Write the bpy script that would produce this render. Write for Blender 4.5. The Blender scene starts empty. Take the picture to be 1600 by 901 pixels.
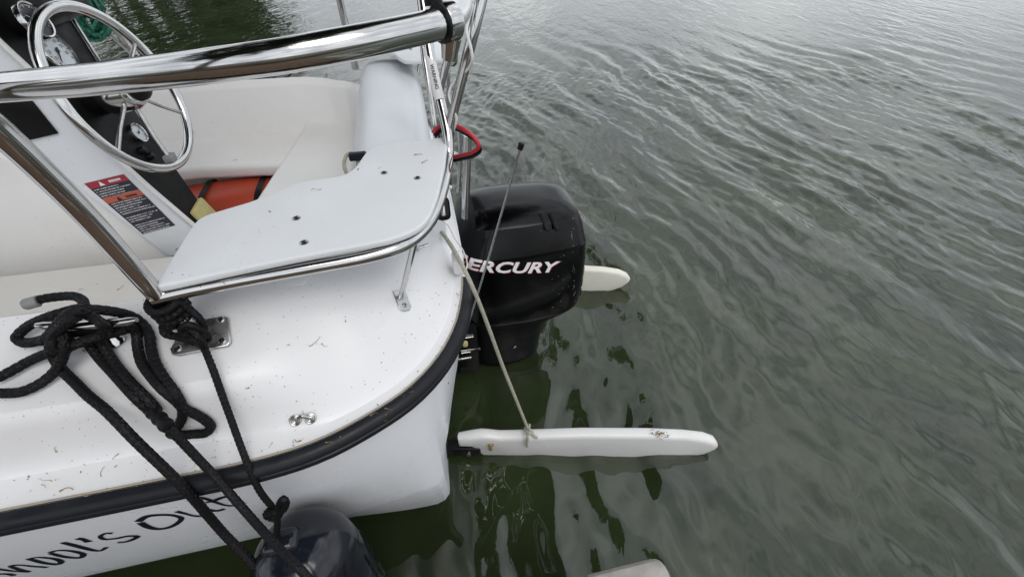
import bpy, bmesh, math, random
import numpy as np
from mathutils import Vector, Matrix
from mathutils.bvhtree import BVHTree
random.seed(7); rng = np.random.default_rng(7)
scene = bpy.context.scene
col = scene.collection

# ------------------------------------------------------------------ camera
FOC, PITCH, CAMH = 700.0, math.radians(42), 1.65
cam = bpy.data.cameras.new('camera'); cam_o = bpy.data.objects.new('camera', cam); col.objects.link(cam_o)
cam.sensor_width = 36; cam.lens = FOC / 1600 * 36; cam.clip_start = 0.02; cam.clip_end = 2000
cam_o.location = (0, 0, CAMH); cam_o.rotation_euler = (math.pi / 2 - PITCH, 0, 0)
scene.camera = cam_o
# ------------------------------------------------------------------ sky, sun, exposure
SUN_EL, SUN_AZ = math.radians(58), math.radians(150)      # azimuth measured from +Y towards +X
w = bpy.data.worlds.new('World'); scene.world = w; w.use_nodes = True
nt = w.node_tree; nt.nodes.clear()
out = nt.nodes.new('ShaderNodeOutputWorld'); bg = nt.nodes.new('ShaderNodeBackground')
sky = nt.nodes.new('ShaderNodeTexSky'); sky.sky_type = 'NISHITA'; sky.sun_disc = False
sky.sun_elevation = SUN_EL; sky.sun_rotation = SUN_AZ; sky.air_density = 1.0; sky.dust_density = 4.0
mix = nt.nodes.new('ShaderNodeMix'); mix.data_type = 'RGBA'; mix.inputs[0].default_value = 0.86
tc = nt.nodes.new('ShaderNodeTexCoord'); cl = nt.nodes.new('ShaderNodeTexNoise'); cl.inputs['Scale'].default_value = 3.6
cl.inputs['Detail'].default_value = 5; cl.inputs['Roughness'].default_value = .55
mp = nt.nodes.new('ShaderNodeMapping'); mp.inputs['Scale'].default_value = (1, 1, 2.4)
cr = nt.nodes.new('ShaderNodeValToRGB')
cr.color_ramp.elements[0].position = .3; cr.color_ramp.elements[0].color = (4.4, 4.9, 5.5, 1)
cr.color_ramp.elements[1].position = .72; cr.color_ramp.elements[1].color = (13.0, 13.2, 13.4, 1)
nt.links.new(tc.outputs['Generated'], mp.inputs[0]); nt.links.new(mp.outputs[0], cl.inputs['Vector'])
nt.links.new(cl.outputs['Fac'], cr.inputs[0]); nt.links.new(sky.outputs[0], mix.inputs[6]); nt.links.new(cr.outputs[0], mix.inputs[7])
nt.links.new(mix.outputs[2], bg.inputs[0]); bg.inputs[1].default_value = 0.1
nt.links.new(bg.outputs[0], out.inputs[0])
sun = bpy.data.lights.new('sun', 'SUN'); sun.energy = 0.9; sun.angle = math.radians(35); sun.color = (1, .97, .93)
sun_o = bpy.data.objects.new('sun', sun); col.objects.link(sun_o)
sd = Vector((math.sin(SUN_AZ) * math.cos(SUN_EL), math.cos(SUN_AZ) * math.cos(SUN_EL), math.sin(SUN_EL)))
sun_o.rotation_euler = sd.to_track_quat('Z', 'Y').to_euler(); sun_o.location = sd * 20
scene.view_settings.view_transform = 'Standard'; scene.view_settings.look = 'None'
scene.view_settings.exposure = 0.41; scene.view_settings.gamma = 1
scene.render.engine = 'CYCLES'
try:
    scene.cycles.max_bounces = 6; scene.cycles.diffuse_bounces = 3; scene.cycles.glossy_bounces = 4; scene.cycles.transparent_max_bounces = 6; scene.cycles.caustics_reflective = False
    scene.cycles.caustics_refractive = False; scene.cycles.sample_clamp_indirect = 6
except Exception: pass

# ------------------------------------------------------------------ frames: x = aft, y = starboard, z = up, origin at the transom on the water
AL = math.radians(12)
BO = Vector((-.2, 1.36, 0))
BM = Matrix.Translation(BO) @ Matrix.Rotation(AL, 4, 'Z'); BMI = BM.inverted()
CAML = BMI @ Vector((0, 0, CAMH))
def ray(px, py):
    a = (px - 800) / FOC; v = (py - 450.5) / FOC; c, s = math.cos(PITCH), math.sin(PITCH)
    return BMI.to_3x3() @ Vector((a, c - v * s, -(s + v * c)))
def az(px, py, z): d = ray(px, py); return CAML + d * ((z - CAML.z) / d.z)
def ay(px, py, y): d = ray(px, py); return CAML + d * ((y - CAML.y) / d.y)
def ad(px, py, d): return CAML + ray(px, py) * d
def apl(px, py, p, n): d = ray(px, py); return CAML + d * ((Vector(p) - CAML).dot(n) / d.dot(n))

# ------------------------------------------------------------------ materials
MATS = {}
def mat(name, color, rough=.5, metal=0., spec=.5, var=0., scale=8., bump=0., bscale=60., coat=0., dirt=None, specks=0., c2=None, sheen=0):
    m = bpy.data.materials.new(name); m.use_nodes = True; n = m.node_tree; b = n.nodes['Principled BSDF']
    b.inputs['Base Color'].default_value = (*color, 1); b.inputs['Roughness'].default_value = rough
    b.inputs['Metallic'].default_value = metal; b.inputs['Specular IOR Level'].default_value = spec
    b.inputs['Coat Weight'].default_value = coat
    tcn = n.nodes.new('ShaderNodeTexCoord')
    last = None
    if var or c2:
        no = n.nodes.new('ShaderNodeTexNoise'); no.inputs['Scale'].default_value = scale; no.inputs['Detail'].default_value = 6
        n.links.new(tcn.outputs['Object'], no.inputs['Vector'])
        r = n.nodes.new('ShaderNodeValToRGB'); r.color_ramp.elements[0].position = .35; r.color_ramp.elements[1].position = .68
        r.color_ramp.elements[0].color = (*[c * (1 - var) for c in (c2 or color)], 1); r.color_ramp.elements[1].color = (*color, 1)
        n.links.new(no.outputs['Fac'], r.inputs[0]); last = r.outputs[0]
        rr = n.nodes.new('ShaderNodeMapRange'); rr.inputs['From Min'].default_value = .3; rr.inputs['From Max'].default_value = .7
        rr.inputs['To Min'].default_value = min(1, rough * 1.35); rr.inputs['To Max'].default_value = rough * .8
        n.links.new(no.outputs['Fac'], rr.inputs[0]); n.links.new(rr.outputs[0], b.inputs['Roughness'])
    if dirt:
        no = n.nodes.new('ShaderNodeTexNoise'); no.inputs['Scale'].default_value = 3.1; no.inputs['Detail'].default_value = 9; no.inputs['Roughness'].default_value = .68
        n.links.new(tcn.outputs['Object'], no.inputs['Vector'])
        r = n.nodes.new('ShaderNodeMapRange'); r.inputs['From Min'].default_value = .52; r.inputs['From Max'].default_value = .78; r.inputs['To Max'].default_value = dirt[3]
        n.links.new(no.outputs['Fac'], r.inputs[0])
        mx = n.nodes.new('ShaderNodeMix'); mx.data_type = 'RGBA'; n.links.new(r.outputs[0], mx.inputs[0])
        if last: n.links.new(last, mx.inputs[6])
        else: mx.inputs[6].default_value = (*color, 1)
        mx.inputs[7].default_value = (*dirt[:3], 1); last = mx.outputs[2]
    if specks:
        vo = n.nodes.new('ShaderNodeTexVoronoi'); vo.inputs['Scale'].default_value = 85
        n.links.new(tcn.outputs['Object'], vo.inputs['Vector'])
        no = n.nodes.new('ShaderNodeTexNoise'); no.inputs['Scale'].default_value = 6; no.inputs['Detail'].default_value = 3
        n.links.new(tcn.outputs['Object'], no.inputs['Vector'])
        r0 = n.nodes.new('ShaderNodeMapRange'); r0.inputs['From Min'].default_value = .4; r0.inputs['From Max'].default_value = .75
        r0.inputs['To Min'].default_value = .02; r0.inputs['To Max'].default_value = .17
        n.links.new(no.outputs['Fac'], r0.inputs[0])
        lt = n.nodes.new('ShaderNodeMath'); lt.operation = 'LESS_THAN'
        n.links.new(vo.outputs['Distance'], lt.inputs[0]); n.links.new(r0.outputs[0], lt.inputs[1])
        sx = n.nodes.new('ShaderNodeSeparateColor'); n.links.new(vo.outputs['Color'], sx.inputs[0])
        l2 = n.nodes.new('ShaderNodeMath'); l2.operation = 'LESS_THAN'; n.links.new(sx.outputs[0], l2.inputs[0]); l2.inputs[1].default_value = .45
        mu = n.nodes.new('ShaderNodeMath'); mu.operation = 'MULTIPLY'; n.links.new(lt.outputs[0], mu.inputs[0]); n.links.new(l2.outputs[0], mu.inputs[1])
        mu2 = n.nodes.new('ShaderNodeMath'); mu2.operation = 'MULTIPLY'; n.links.new(mu.outputs[0], mu2.inputs[0]); mu2.inputs[1].default_value = specks
        mx = n.nodes.new('ShaderNodeMix'); mx.data_type = 'RGBA'; n.links.new(mu2.outputs[0], mx.inputs[0])
        if last: n.links.new(last, mx.inputs[6])
        else: mx.inputs[6].default_value = (*color, 1)
        mx.inputs[7].default_value = (.10, .075, .05, 1); last = mx.outputs[2]
    if last: n.links.new(last, b.inputs['Base Color'])
    if bump:
        no = n.nodes.new('ShaderNodeTexNoise'); no.inputs['Scale'].default_value = bscale; no.inputs['Detail'].default_value = 4
        n.links.new(tcn.outputs['Object'], no.inputs['Vector'])
        bp = n.nodes.new('ShaderNodeBump'); bp.inputs['Strength'].default_value = bump; bp.inputs['Distance'].default_value = .01
        n.links.new(no.outputs['Fac'], bp.inputs['Height']); n.links.new(bp.outputs[0], b.inputs['Normal'])
    MATS[name] = m; return m
mat('gelcoat', (.762, .762, .772), .32, var=.05, scale=4, dirt=(.54, .51, .46, .2), specks=.5, bump=.03, bscale=14)
mat('hull_white', (.76, .78, .81), .25, var=.05, scale=5, dirt=(.58, .57, .55, .14), bump=.02, bscale=5)
mat('liner', (.77, .762, .75), .42, var=.04, scale=4, dirt=(.58, .52, .43, .25), specks=.35, bump=.03, bscale=20)
mat('board', (.745, .765, .785), .42, var=.03, scale=9, dirt=(.60, .60, .58, .25), specks=.35, bump=.04, bscale=40)
mat('cushion_white', (.74, .765, .80), .38, var=.03, scale=6, dirt=(.55, .54, .52, .25), specks=.4)
mat('steel', (.60, .595, .59), .11, 1.0, var=.12, scale=25, bump=.05, bscale=9)
mat('steel_dull', (.55, .545, .53), .26, 1.0, var=.2, scale=60)
mat('rubber', (.009, .010, .014), .40, spec=.28, var=.3, scale=20, dirt=(.06, .06, .06, .3), bump=.08, bscale=30)
mat('black_gloss', (.0018, .0018, .0023), .15, spec=.24, var=.3, scale=7, dirt=(.02, .022, .025, .2), bump=.02, bscale=40)
mat('dash_black', (.004, .004, .0045), .45, spec=.18, var=.3, scale=20)
mat('black_satin', (.005, .005, .006), .36, spec=.25, var=.3, scale=20, dirt=(.035, .035, .035, .2))
mat('sealant', (.36, .30, .21), .8, var=.5, scale=30, c2=(.62, .58, .52))
mat('rope_black', (.0045, .0045, .0056), .58, spec=.26, var=.3, scale=150)
mat('rope_cream', (.42, .40, .33), .8, spec=.2, var=.25, scale=120)
mat('fender', (.010, .012, .018), .13, var=.3, scale=14, dirt=(.16, .17, .20, .55), bump=.12, bscale=18)
mat('orange', (.42, .050, .018), .42, var=.15, scale=10, dirt=(.2, .05, .03, .4))
mat('yellow_block', (.52, .45, .20), .75, var=.15, scale=25, bump=.3, bscale=90)
mat('red', (.45, .02, .03), .4)
mat('white_plastic', (.75, .75, .74), .4, var=.05)
mat('white_print', (.8, .8, .8), .5)
mat('red_print', (.35, .02, .03), .5)
mat('ink', (.010, .009, .022), .4)
mat('cream_rudder', (.74, .72, .64), .4, var=.08, scale=12, dirt=(.45, .38, .22, .5))
mat('white_rudder', (.73, .73, .725), .33, var=.04, scale=9, dirt=(.5, .45, .34, .35), specks=.3)
mat('green_line', (.02, .20, .12), .5, var=.5, scale=90, c2=(.01, .09, .06))
mat('cream_line', (.62, .60, .54), .6, var=.2, scale=80)
mat('litter', (.40, .27, .13), .8, var=.5, scale=160)
mat('dock_wood', (.15, .095, .06), .8, var=.45, scale=14, bump=.35, bscale=70)
mat('grey_vinyl', (.40, .375, .355), .62, var=.22, scale=22, dirt=(.22, .19, .17, .6), bump=.2, bscale=60)
mat('dial', (.72, .76, .78), .25, coat=.5)
mat('grey_plastic', (.22, .22, .22), .5)
mat('leaf', (.045, .075, .022), .6, var=.5, scale=.7, c2=(.02, .035, .01))
mat('bark', (.09, .07, .05), .9, var=.3)
mat('soil', (.10, .09, .055), .95, var=.4, scale=.5)
mat('canvas', (.03, .035, .03), .9, var=.2)

# moulded non-skid: fine raised diamonds
m = mat('nonskid', (.75, .735, .70), .5, var=.05, scale=4, dirt=(.55, .49, .40, .3), specks=.4); n = m.node_tree; b = n.nodes['Principled BSDF']
tcn = n.nodes.new('ShaderNodeTexCoord'); mpn = n.nodes.new('ShaderNodeMapping'); mpn.inputs['Rotation'].default_value = (0, 0, .785); mpn.inputs['Scale'].default_value = (110, 110, 110)
ck = n.nodes.new('ShaderNodeTexVoronoi'); ck.inputs['Randomness'].default_value = 0; n.links.new(tcn.outputs['Object'], mpn.inputs[0]); n.links.new(mpn.outputs[0], ck.inputs['Vector'])
bp = n.nodes.new('ShaderNodeBump'); bp.inputs['Strength'].default_value = .5; bp.inputs['Distance'].default_value = .002; bp.invert = True
n.links.new(ck.outputs['Distance'], bp.inputs['Height']); n.links.new(bp.outputs[0], b.inputs['Normal'])
# ------------------------------------------------------------------ mesh helpers
def newmesh(name, verts, faces, mats, smooth=True, angle=40, mi=None):
    me = bpy.data.meshes.new(name); me.from_pydata([tuple(v) for v in verts], [], [tuple(f) for f in faces])
    for m in ([mats] if isinstance(mats, str) else mats): me.materials.append(MATS[m])
    if mi is not None: me.polygons.foreach_set('material_index', mi)
    me.update()
    bm = bmesh.new(); bm.from_mesh(me); bmesh.ops.recalc_face_normals(bm, faces=bm.faces); bm.to_mesh(me); bm.free()
    if smooth:
        me.polygons.foreach_set('use_smooth', [True] * len(me.polygons)); me.set_sharp_from_angle(angle=math.radians(angle))
    me.update(); return me
ALLV, ALLF = [], []                       # every boat part, for laying ropes and litter on it
class Geo:
    def __init__(s): s.v = []; s.f = []; s.m = []
    def add(s, vf, m=0, M=None):
        v, f = vf; o = len(s.v); s.v += [Vector(p) if M is None else M @ Vector(p) for p in v]; s.f += [tuple(i + o for i in q) for q in f]; s.m += [m] * len(f); return s
def root(name, base, label, cat, group=None, rotz=AL):
    o = bpy.data.objects.new(name, None); col.objects.link(o); o.empty_display_size = .1
    o.location = BM @ Vector(base); o.rotation_euler = (0, 0, rotz); o['label'] = label; o['category'] = cat
    if group: o['group'] = group
    o['base'] = list(base)
    return o
def obj(name, geo, mats, parent=None, smooth=True, angle=40, label=None, cat=None, kind=None, group=None):
    """verts are in boat coordinates; the object is put under its parent (or placed at its own base)"""
    v, f = (geo.v, geo.f) if isinstance(geo, Geo) else geo
    mi = geo.m if isinstance(geo, Geo) and not isinstance(mats, str) else None
    v = [Vector(p) for p in v]
    if parent is None:
        zc = min(p.z for p in v); c = sum(v, Vector()) / len(v); base = Vector((c.x, c.y, zc))
    else:
        base = Vector(parent['base'])
    me = newmesh(name, [p - base for p in v], f, mats, smooth, angle, mi)
    o = bpy.data.objects.new(name, me); col.objects.link(o)
    if parent is not None and base.length == 0: off = len(ALLV); ALLV.extend(v); ALLF.extend(tuple(i + off for i in q) for q in f)
    if parent is None:
        o.location = BM @ base; o.rotation_euler = (0, 0, AL)
    else: o.parent = parent
    o['base'] = list(base)
    if label: o['label'] = label
    if cat: o['category'] = cat
    if kind: o['kind'] = kind
    if group: o['group'] = group
    return o
def spline(pts, n=None, step=None, closed=False):
    P = [Vector(p) for p in pts]; N = len(P); outp = []
    segs = N if closed else N - 1
    for i in range(segs):
        p0 = P[(i - 1) % N] if (closed or i > 0) else P[0] * 2 - P[1]
        p1, p2 = P[i], P[(i + 1) % N]
        p3 = P[(i + 2) % N] if (closed or i + 2 < N) else P[-1] * 2 - P[-2]
        t0 = 0; t1 = max(1e-6, (p1 - p0).length ** .5); t2 = t1 + max(1e-6, (p2 - p1).length ** .5); t3 = t2 + max(1e-6, (p3 - p2).length ** .5)
        for k in range(16):
            t = t1 + (t2 - t1) * k / 16
            A1 = p0 * ((t1 - t) / (t1 - t0)) + p1 * ((t - t0) / (t1 - t0)); A2 = p1 * ((t2 - t) / (t2 - t1)) + p2 * ((t - t1) / (t2 - t1)); A3 = p2 * ((t3 - t) / (t3 - t2)) + p3 * ((t - t2) / (t3 - t2))
            B1 = A1 * ((t2 - t) / (t2 - t0)) + A2 * ((t - t0) / (t2 - t0)); B2 = A2 * ((t3 - t) / (t3 - t1)) + A3 * ((t - t1) / (t3 - t1))
            outp.append(B1 * ((t2 - t) / (t2 - t1)) + B2 * ((t - t1) / (t2 - t1)))
    if not closed: outp.append(P[-1].copy())
    if n or step:
        Q = outp + ([outp[0]] if closed else []); L = [0]
        for a, b in zip(Q, Q[1:]): L.append(L[-1] + (b - a).length)
        m = n or max(2, int(L[-1] / step) + 1); res = []; j = 0
        for k in range(m):
            s = L[-1] * k / (m if closed else m - 1)
            while j < len(L) - 2 and L[j + 1] < s: j += 1
            t = (s - L[j]) / max(1e-9, L[j + 1] - L[j]); res.append(Q[j].lerp(Q[j + 1], t))
        return res
    return outp
def frames(path, closed=False):
    n = len(path); T = []
    for i in range(n):
        a = path[(i - 1) % n] if (closed or i > 0) else path[0]; b = path[(i + 1) % n] if (closed or i < n - 1) else path[-1]
        t = b - a; T.append(t.normalized() if t.length > 1e-9 else Vector((1, 0, 0)))
    up = Vector((0, 0, 1)) if abs(T[0].z) < .9 else Vector((0, 1, 0))
    N = [(up - T[0] * up.dot(T[0])).normalized()]
    for i in range(1, n):
        v = N[-1] - T[i] * N[-1].dot(T[i]); N.append(v.normalized())
    return T, N, [t.cross(q) for t, q in zip(T, N)]
def tube(path, r, seg=12, closed=False, cap=True, braid=0, nb=4, pitch=.03):
    path = [Vector(p) for p in path]; T, N, B = frames(path, closed); v = []; f = []; n = len(path); s = 0
    for i, p in enumerate(path):
        if i: s += (p - path[i - 1]).length
        ri = r[i] if isinstance(r, (list, tuple)) else r
        for k in range(seg):
            a = 2 * math.pi * k / seg; q = ri
            if braid:
                q = ri * (1 + braid * (max(abs(math.sin(nb * a / 1 + s / pitch * 6.283)), abs(math.sin(nb * a - s / pitch * 6.283))) - .75))
            v.append(p + N[i] * (q * math.cos(a)) + B[i] * (q * math.sin(a)))
    for i in range(n if closed else n - 1):
        for k in range(seg):
            a, b = i * seg + k, i * seg + (k + 1) % seg; c = ((i + 1) % n) * seg
            f.append((a, b, c + (k + 1) % seg, c + k))
    if cap and not closed:
        f.append(tuple(range(seg))[::-1]); f.append(tuple((n - 1) * seg + k for k in range(seg)))
    return v, f
def loft(rings, closed_ring=True, cap=(True, True)):
    v = []; f = []; m = len(rings[0])
    for r in rings: v += [Vector(p) for p in r]
    for i in range(len(rings) - 1):
        for k in range(m if closed_ring else m - 1):
            a, b = i * m + k, i * m + (k + 1) % m
            f.append((a, b, b + m, a + m))
    if closed_ring and cap[0]: f.append(tuple(range(m))[::-1])
    if closed_ring and cap[1]: f.append(tuple((len(rings) - 1) * m + k for k in range(m)))
    return v, f
def bm_out(bm):
    bm.verts.index_update(); v = [q.co.copy() for q in bm.verts]; f = [tuple(x.index for x in q.verts) for q in bm.faces]; bm.free(); return v, f
def rbox(c, size, bev=.005, seg=2, M=None):
    bm = bmesh.new(); bmesh.ops.create_cube(bm, size=1)
    bmesh.ops.scale(bm, vec=size, verts=bm.verts)
    if bev: bmesh.ops.bevel(bm, geom=bm.edges[:], offset=bev, segments=seg, affect='EDGES', profile=.5)
    if M is not None: bmesh.ops.transform(bm, matrix=M, verts=bm.verts)
    bmesh.ops.translate(bm, vec=c, verts=bm.verts); return bm_out(bm)
def prism(poly, vec, bev=0, seg=2):
    """closed planar polygon (3D points) extruded along vec, optional bevel"""
    bm = bmesh.new(); vs = [bm.verts.new(p) for p in poly]; fc = bm.faces.new(vs)
    r = bmesh.ops.extrude_face_region(bm, geom=[fc]); bmesh.ops.translate(bm, vec=vec, verts=[x for x in r['geom'] if isinstance(x, bmesh.types.BMVert)])
    bmesh.ops.recalc_face_normals(bm, faces=bm.faces)
    if bev:
        ed = [e for e in bm.edges if len(e.link_faces) == 2 and e.calc_face_angle(0) > .9]
        bmesh.ops.bevel(bm, geom=ed, offset=bev, segments=seg, affect='EDGES', profile=.5)
    return bm_out(bm)
def lathe(prof, M, seg=24):
    """profile [(r, h)] turned about local z, placed by matrix M"""
    rings = [[M @ Vector((r * math.cos(2 * math.pi * k / seg), r * math.sin(2 * math.pi * k / seg), h)) for k in range(seg)] for r, h in prof]
    return loft(rings)
def frame_at(p, n, xdir=None):
    n = Vector(n).normalized(); x = Vector(xdir) if xdir is not None else (Vector((1, 0, 0)) if abs(n.x) < .9 else Vector((0, 1, 0)))
    x = (x - n * x.dot(n)).normalized(); y = n.cross(x)
    return Matrix(((x.x, y.x, n.x, p[0]), (x.y, y.y, n.y, p[1]), (x.z, y.z, n.z, p[2]), (0, 0, 0, 1)))
def ribbon(pts, width, lift):
    """flat stroke on a surface: pts = [(pos, normal)], width a number or list"""
    v = []; f = []; n = len(pts)
    for i, (p, nn) in enumerate(pts):
        a = pts[max(0, i - 1)][0]; b = pts[min(n - 1, i + 1)][0]; t = (b - a).normalized(); sd_ = t.cross(nn).normalized()
        wd = width[i] if isinstance(width, (list, tuple)) else width
        v += [p + nn * lift + sd_ * wd / 2, p + nn * lift - sd_ * wd / 2]
    for i in range(n - 1): f.append((2 * i, 2 * i + 1, 2 * i + 3, 2 * i + 2))
    return v, f
def xf(vf, M): return [M @ Vector(q) for q in vf[0]], vf[1]
def screw_head(p, n, r=.006, h=.003):
    M = frame_at(p, n); g = Geo(); g.add(lathe([(r, 0), (r, h * .4), (r * .75, h), (.0006, h * 1.05)], M, 16))
    g.add(rbox((0, 0, h), (r * 1.2, r * .22, h * .5), 0, M=None), 1, M); g.add(rbox((0, 0, h), (r * .22, r * 1.2, h * .52), 0), 1, M); return g
# ================================================================== SETTING: water, bed, shore, woods, dock
def wobj(name, v, f, mats, label=None, cat=None, kind=None, smooth=True, angle=180, parent=None, group=None):
    me = newmesh(name, v, f, mats, smooth, angle); o = bpy.data.objects.new(name, me); col.objects.link(o)
    if parent: o.parent = parent
    if label: o['label'] = label
    if cat: o['category'] = cat
    if kind: o['kind'] = kind
    if group: o['group'] = group
    return o
def graded(lo, hi, fine, far0, far1, growth=1.07):
    a = list(np.arange(lo, hi + fine / 2, fine)); s = fine; x = a[-1]; up = []
    while x < far1: s *= growth; x += s; up.append(x)
    s = fine; x = lo; dn = []
    while x > far0: s *= growth; x -= s; dn.append(x)
    return np.array(dn[::-1] + a + up)
def smst(a, b, x): t = np.clip((x - a) / (b - a), 0, 1); return t * t * (3 - 2 * t)
xs = graded(-.9, 4.6, .0155, -400, 400); ys = graded(.25, 5.6, .0155, -400, 600)
X, Y = np.meshgrid(xs, ys); Z = np.zeros_like(X)
spx = np.gradient(xs); spy = np.gradient(ys); SP = np.maximum(spx[None, :], spy[:, None])
warp_x = .10 * np.sin(1.3 * Y + .7 * X + 1) + .05 * np.sin(3.1 * Y - 1.9 * X); warp_y = .12 * np.sin(1.1 * X - .8 * Y + 2) + .05 * np.sin(2.7 * X + 2.3 * Y)
Xw, Yw = X + warp_x, Y + warp_y
calm = .72 + .38 * smst(.35, 1.7, np.hypot((X - .1) * .8, np.maximum(Y - .6, 0) * .9))
near_env = .68 + .32 * np.sin(.9 * X + 1.7 * Y + .5) * np.sin(1.6 * X - .8 * Y)
for i in range(90):
    lam = .065 * (10.0 ** rng.random()); k = 2 * math.pi / lam
    th = math.radians(20) + rng.normal(0, .50 if lam < .16 else .36)
    amp = lam * .0050 * (1.0 if lam < .2 else .85) * (0.6 + .8 * rng.random())
    ok = np.clip((lam / 3.2 - SP) / (lam / 3.2) * 2, 0, 1)
    sn = np.sin(k * (math.cos(th) * Xw + math.sin(th) * Yw) + rng.random() * 6.28)
    Z += amp * ok * (2 * ((sn + 1) / 2) ** 1.8 - .8)
Z *= calm * near_env
nx, ny = len(xs), len(ys)
me = bpy.data.meshes.new('water')
V = np.stack([X, Y, Z], -1).reshape(-1, 3)
idx = np.arange(nx * ny).reshape(ny, nx); F = np.stack([idx[:-1, :-1], idx[:-1, 1:], idx[1:, 1:], idx[1:, :-1]], -1).reshape(-1, 4)
me.vertices.add(len(V)); me.vertices.foreach_set('co', V.ravel())
me.loops.add(F.size); me.loops.foreach_set('vertex_index', F.ravel().astype(np.int32))
me.polygons.add(len(F)); me.polygons.foreach_set('loop_start', np.arange(0, F.size, 4, dtype=np.int32)); me.polygons.foreach_set('loop_total', np.full(len(F), 4, dtype=np.int32))
me.update(calc_edges=True); me.polygons.foreach_set('use_smooth', np.ones(len(F), dtype=bool))
# --- water material: fresnel reflection over a murky, half-clear green body
m = bpy.data.materials.new('lake_water'); m.use_nodes = True; n = m.node_tree; n.nodes.clear()
def N(t, **k):
    q = n.nodes.new(t)
    for a, b in k.items(): setattr(q, a, b)
    return q
o_ = N('ShaderNodeOutputMaterial'); tcn = N('ShaderNodeTexCoord')
mpn = N('ShaderNodeMapping'); mpn.inputs['Rotation'].default_value = (0, 0, math.radians(-18)); mpn.inputs['Scale'].default_value = (1, .38, 1)
n.links.new(tcn.outputs['Object'], mpn.inputs[0])
n1 = N('ShaderNodeTexNoise'); n1.inputs['Scale'].default_value = 9; n1.inputs['Detail'].default_value = 3; n1.inputs['Roughness'].default_value = .5; n1.inputs['Distortion'].default_value = .6
n2 = N('ShaderNodeTexNoise'); n2.inputs['Scale'].default_value = 2.6; n2.inputs['Detail'].default_value = 4; n2.inputs['Roughness'].default_value = .55; n2.inputs['Distortion'].default_value = .8
n.links.new(mpn.outputs[0], n1.inputs['Vector']); n.links.new(mpn.outputs[0], n2.inputs['Vector'])
# fine ripples are calm beside the boat and the dock and grow with the distance from them
sx = N('ShaderNodeSeparateXYZ'); n.links.new(tcn.outputs['Object'], sx.inputs[0])
dv = N('ShaderNodeVectorMath', operation='DISTANCE'); n.links.new(tcn.outputs['Object'], dv.inputs[0]); dv.inputs[1].default_value = (.1, .6, 0)
gr = N('ShaderNodeMapRange'); gr.inputs['From Min'].default_value = .7; gr.inputs['From Max'].default_value = 3.5; gr.inputs['To Min'].default_value = .03; gr.inputs['To Max'].default_value = .42
n.links.new(dv.outputs['Value'], gr.inputs[0])
b1 = N('ShaderNodeBump'); b1.inputs['Distance'].default_value = .022; n.links.new(gr.outputs[0], b1.inputs['Strength']); n.links.new(n1.outputs['Fac'], b1.inputs['Height'])
gr2 = N('ShaderNodeMapRange'); gr2.inputs['From Min'].default_value = 3; gr2.inputs['From Max'].default_value = 9; gr2.inputs['To Min'].default_value = .02; gr2.inputs['To Max'].default_value = .34
n.links.new(dv.outputs['Value'], gr2.inputs[0])
b2 = N('ShaderNodeBump'); b2.inputs['Distance'].default_value = .06; n.links.new(gr2.outputs[0], b2.inputs['Strength']); n.links.new(n2.outputs['Fac'], b2.inputs['Height']); n.links.new(b1.outputs[0], b2.inputs['Normal'])
fr = N('ShaderNodeFresnel'); fr.inputs['IOR'].default_value = 1.6; n.links.new(b2.outputs[0], fr.inputs['Normal'])
gl = N('ShaderNodeBsdfGlossy'); gl.inputs['Roughness'].default_value = .015; gl.inputs['Color'].default_value = (1, 1, 1, 1); n.links.new(b2.outputs[0], gl.inputs['Normal'])
df = N('ShaderNodeBsdfDiffuse')
mk = N('ShaderNodeTexNoise'); mk.inputs['Scale'].default_value = 1.7; mk.inputs['Detail'].default_value = 5; mk.inputs['Distortion'].default_value = .5; n.links.new(tcn.outputs['Object'], mk.inputs['Vector'])
rmp = N('ShaderNodeValToRGB'); rmp.color_ramp.elements[0].position = .32; rmp.color_ramp.elements[0].color = (.022, .033, .014, 1); rmp.color_ramp.elements[1].position = .72; rmp.color_ramp.elements[1].color = (.056, .080, .032, 1)
n.links.new(mk.outputs['Fac'], rmp.inputs[0]); n.links.new(rmp.outputs[0], df.inputs[0])
tr = N('ShaderNodeBsdfTransparent'); tr.inputs[0].default_value = (.54, .585, .455, 1)
body = N('ShaderNodeMixShader'); body.inputs[0].default_value = .5; n.links.new(df.outputs[0], body.inputs[1]); n.links.new(tr.outputs[0], body.inputs[2])
fin = N('ShaderNodeMixShader'); n.links.new(fr.outputs[0], fin.inputs[0]); n.links.new(body.outputs[0], fin.inputs[1]); n.links.new(gl.outputs[0], fin.inputs[2])
n.links.new(fin.outputs[0], o_.inputs[0]); me.materials.append(m)
wat = bpy.data.objects.new('water', me); col.objects.link(wat); wat['kind'] = 'structure'
# lake bed with weed patches
m = bpy.data.materials.new('lake_bed'); m.use_nodes = True; n = m.node_tree; b = n.nodes['Principled BSDF']; b.inputs['Roughness'].default_value = 1
tcn = n.nodes.new('ShaderNodeTexCoord'); no = n.nodes.new('ShaderNodeTexNoise'); no.inputs['Scale'].default_value = 2.2; no.inputs['Detail'].default_value = 6; n.links.new(tcn.outputs['Object'], no.inputs['Vector'])
r = n.nodes.new('ShaderNodeValToRGB'); r.color_ramp.elements[0].position = .38; r.color_ramp.elements[0].color = (.030, .036, .02, 1); r.color_ramp.elements[1].position = .66; r.color_ramp.elements[1].color = (.17, .185, .105, 1)
n.links.new(no.outputs['Fac'], r.inputs[0]); n.links.new(r.outputs[0], b.inputs['Base Color']); MATS['lake_bed'] = m
G = 40; gx = np.linspace(-40, 40, G * 2); gy = np.linspace(-10, 60, G * 2)
bv = [(x, y, -.8 - .05 * max(0, y) + .08 * math.sin(1.7 * x + y) * math.sin(1.3 * y)) for y in gy for x in gx]
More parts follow.
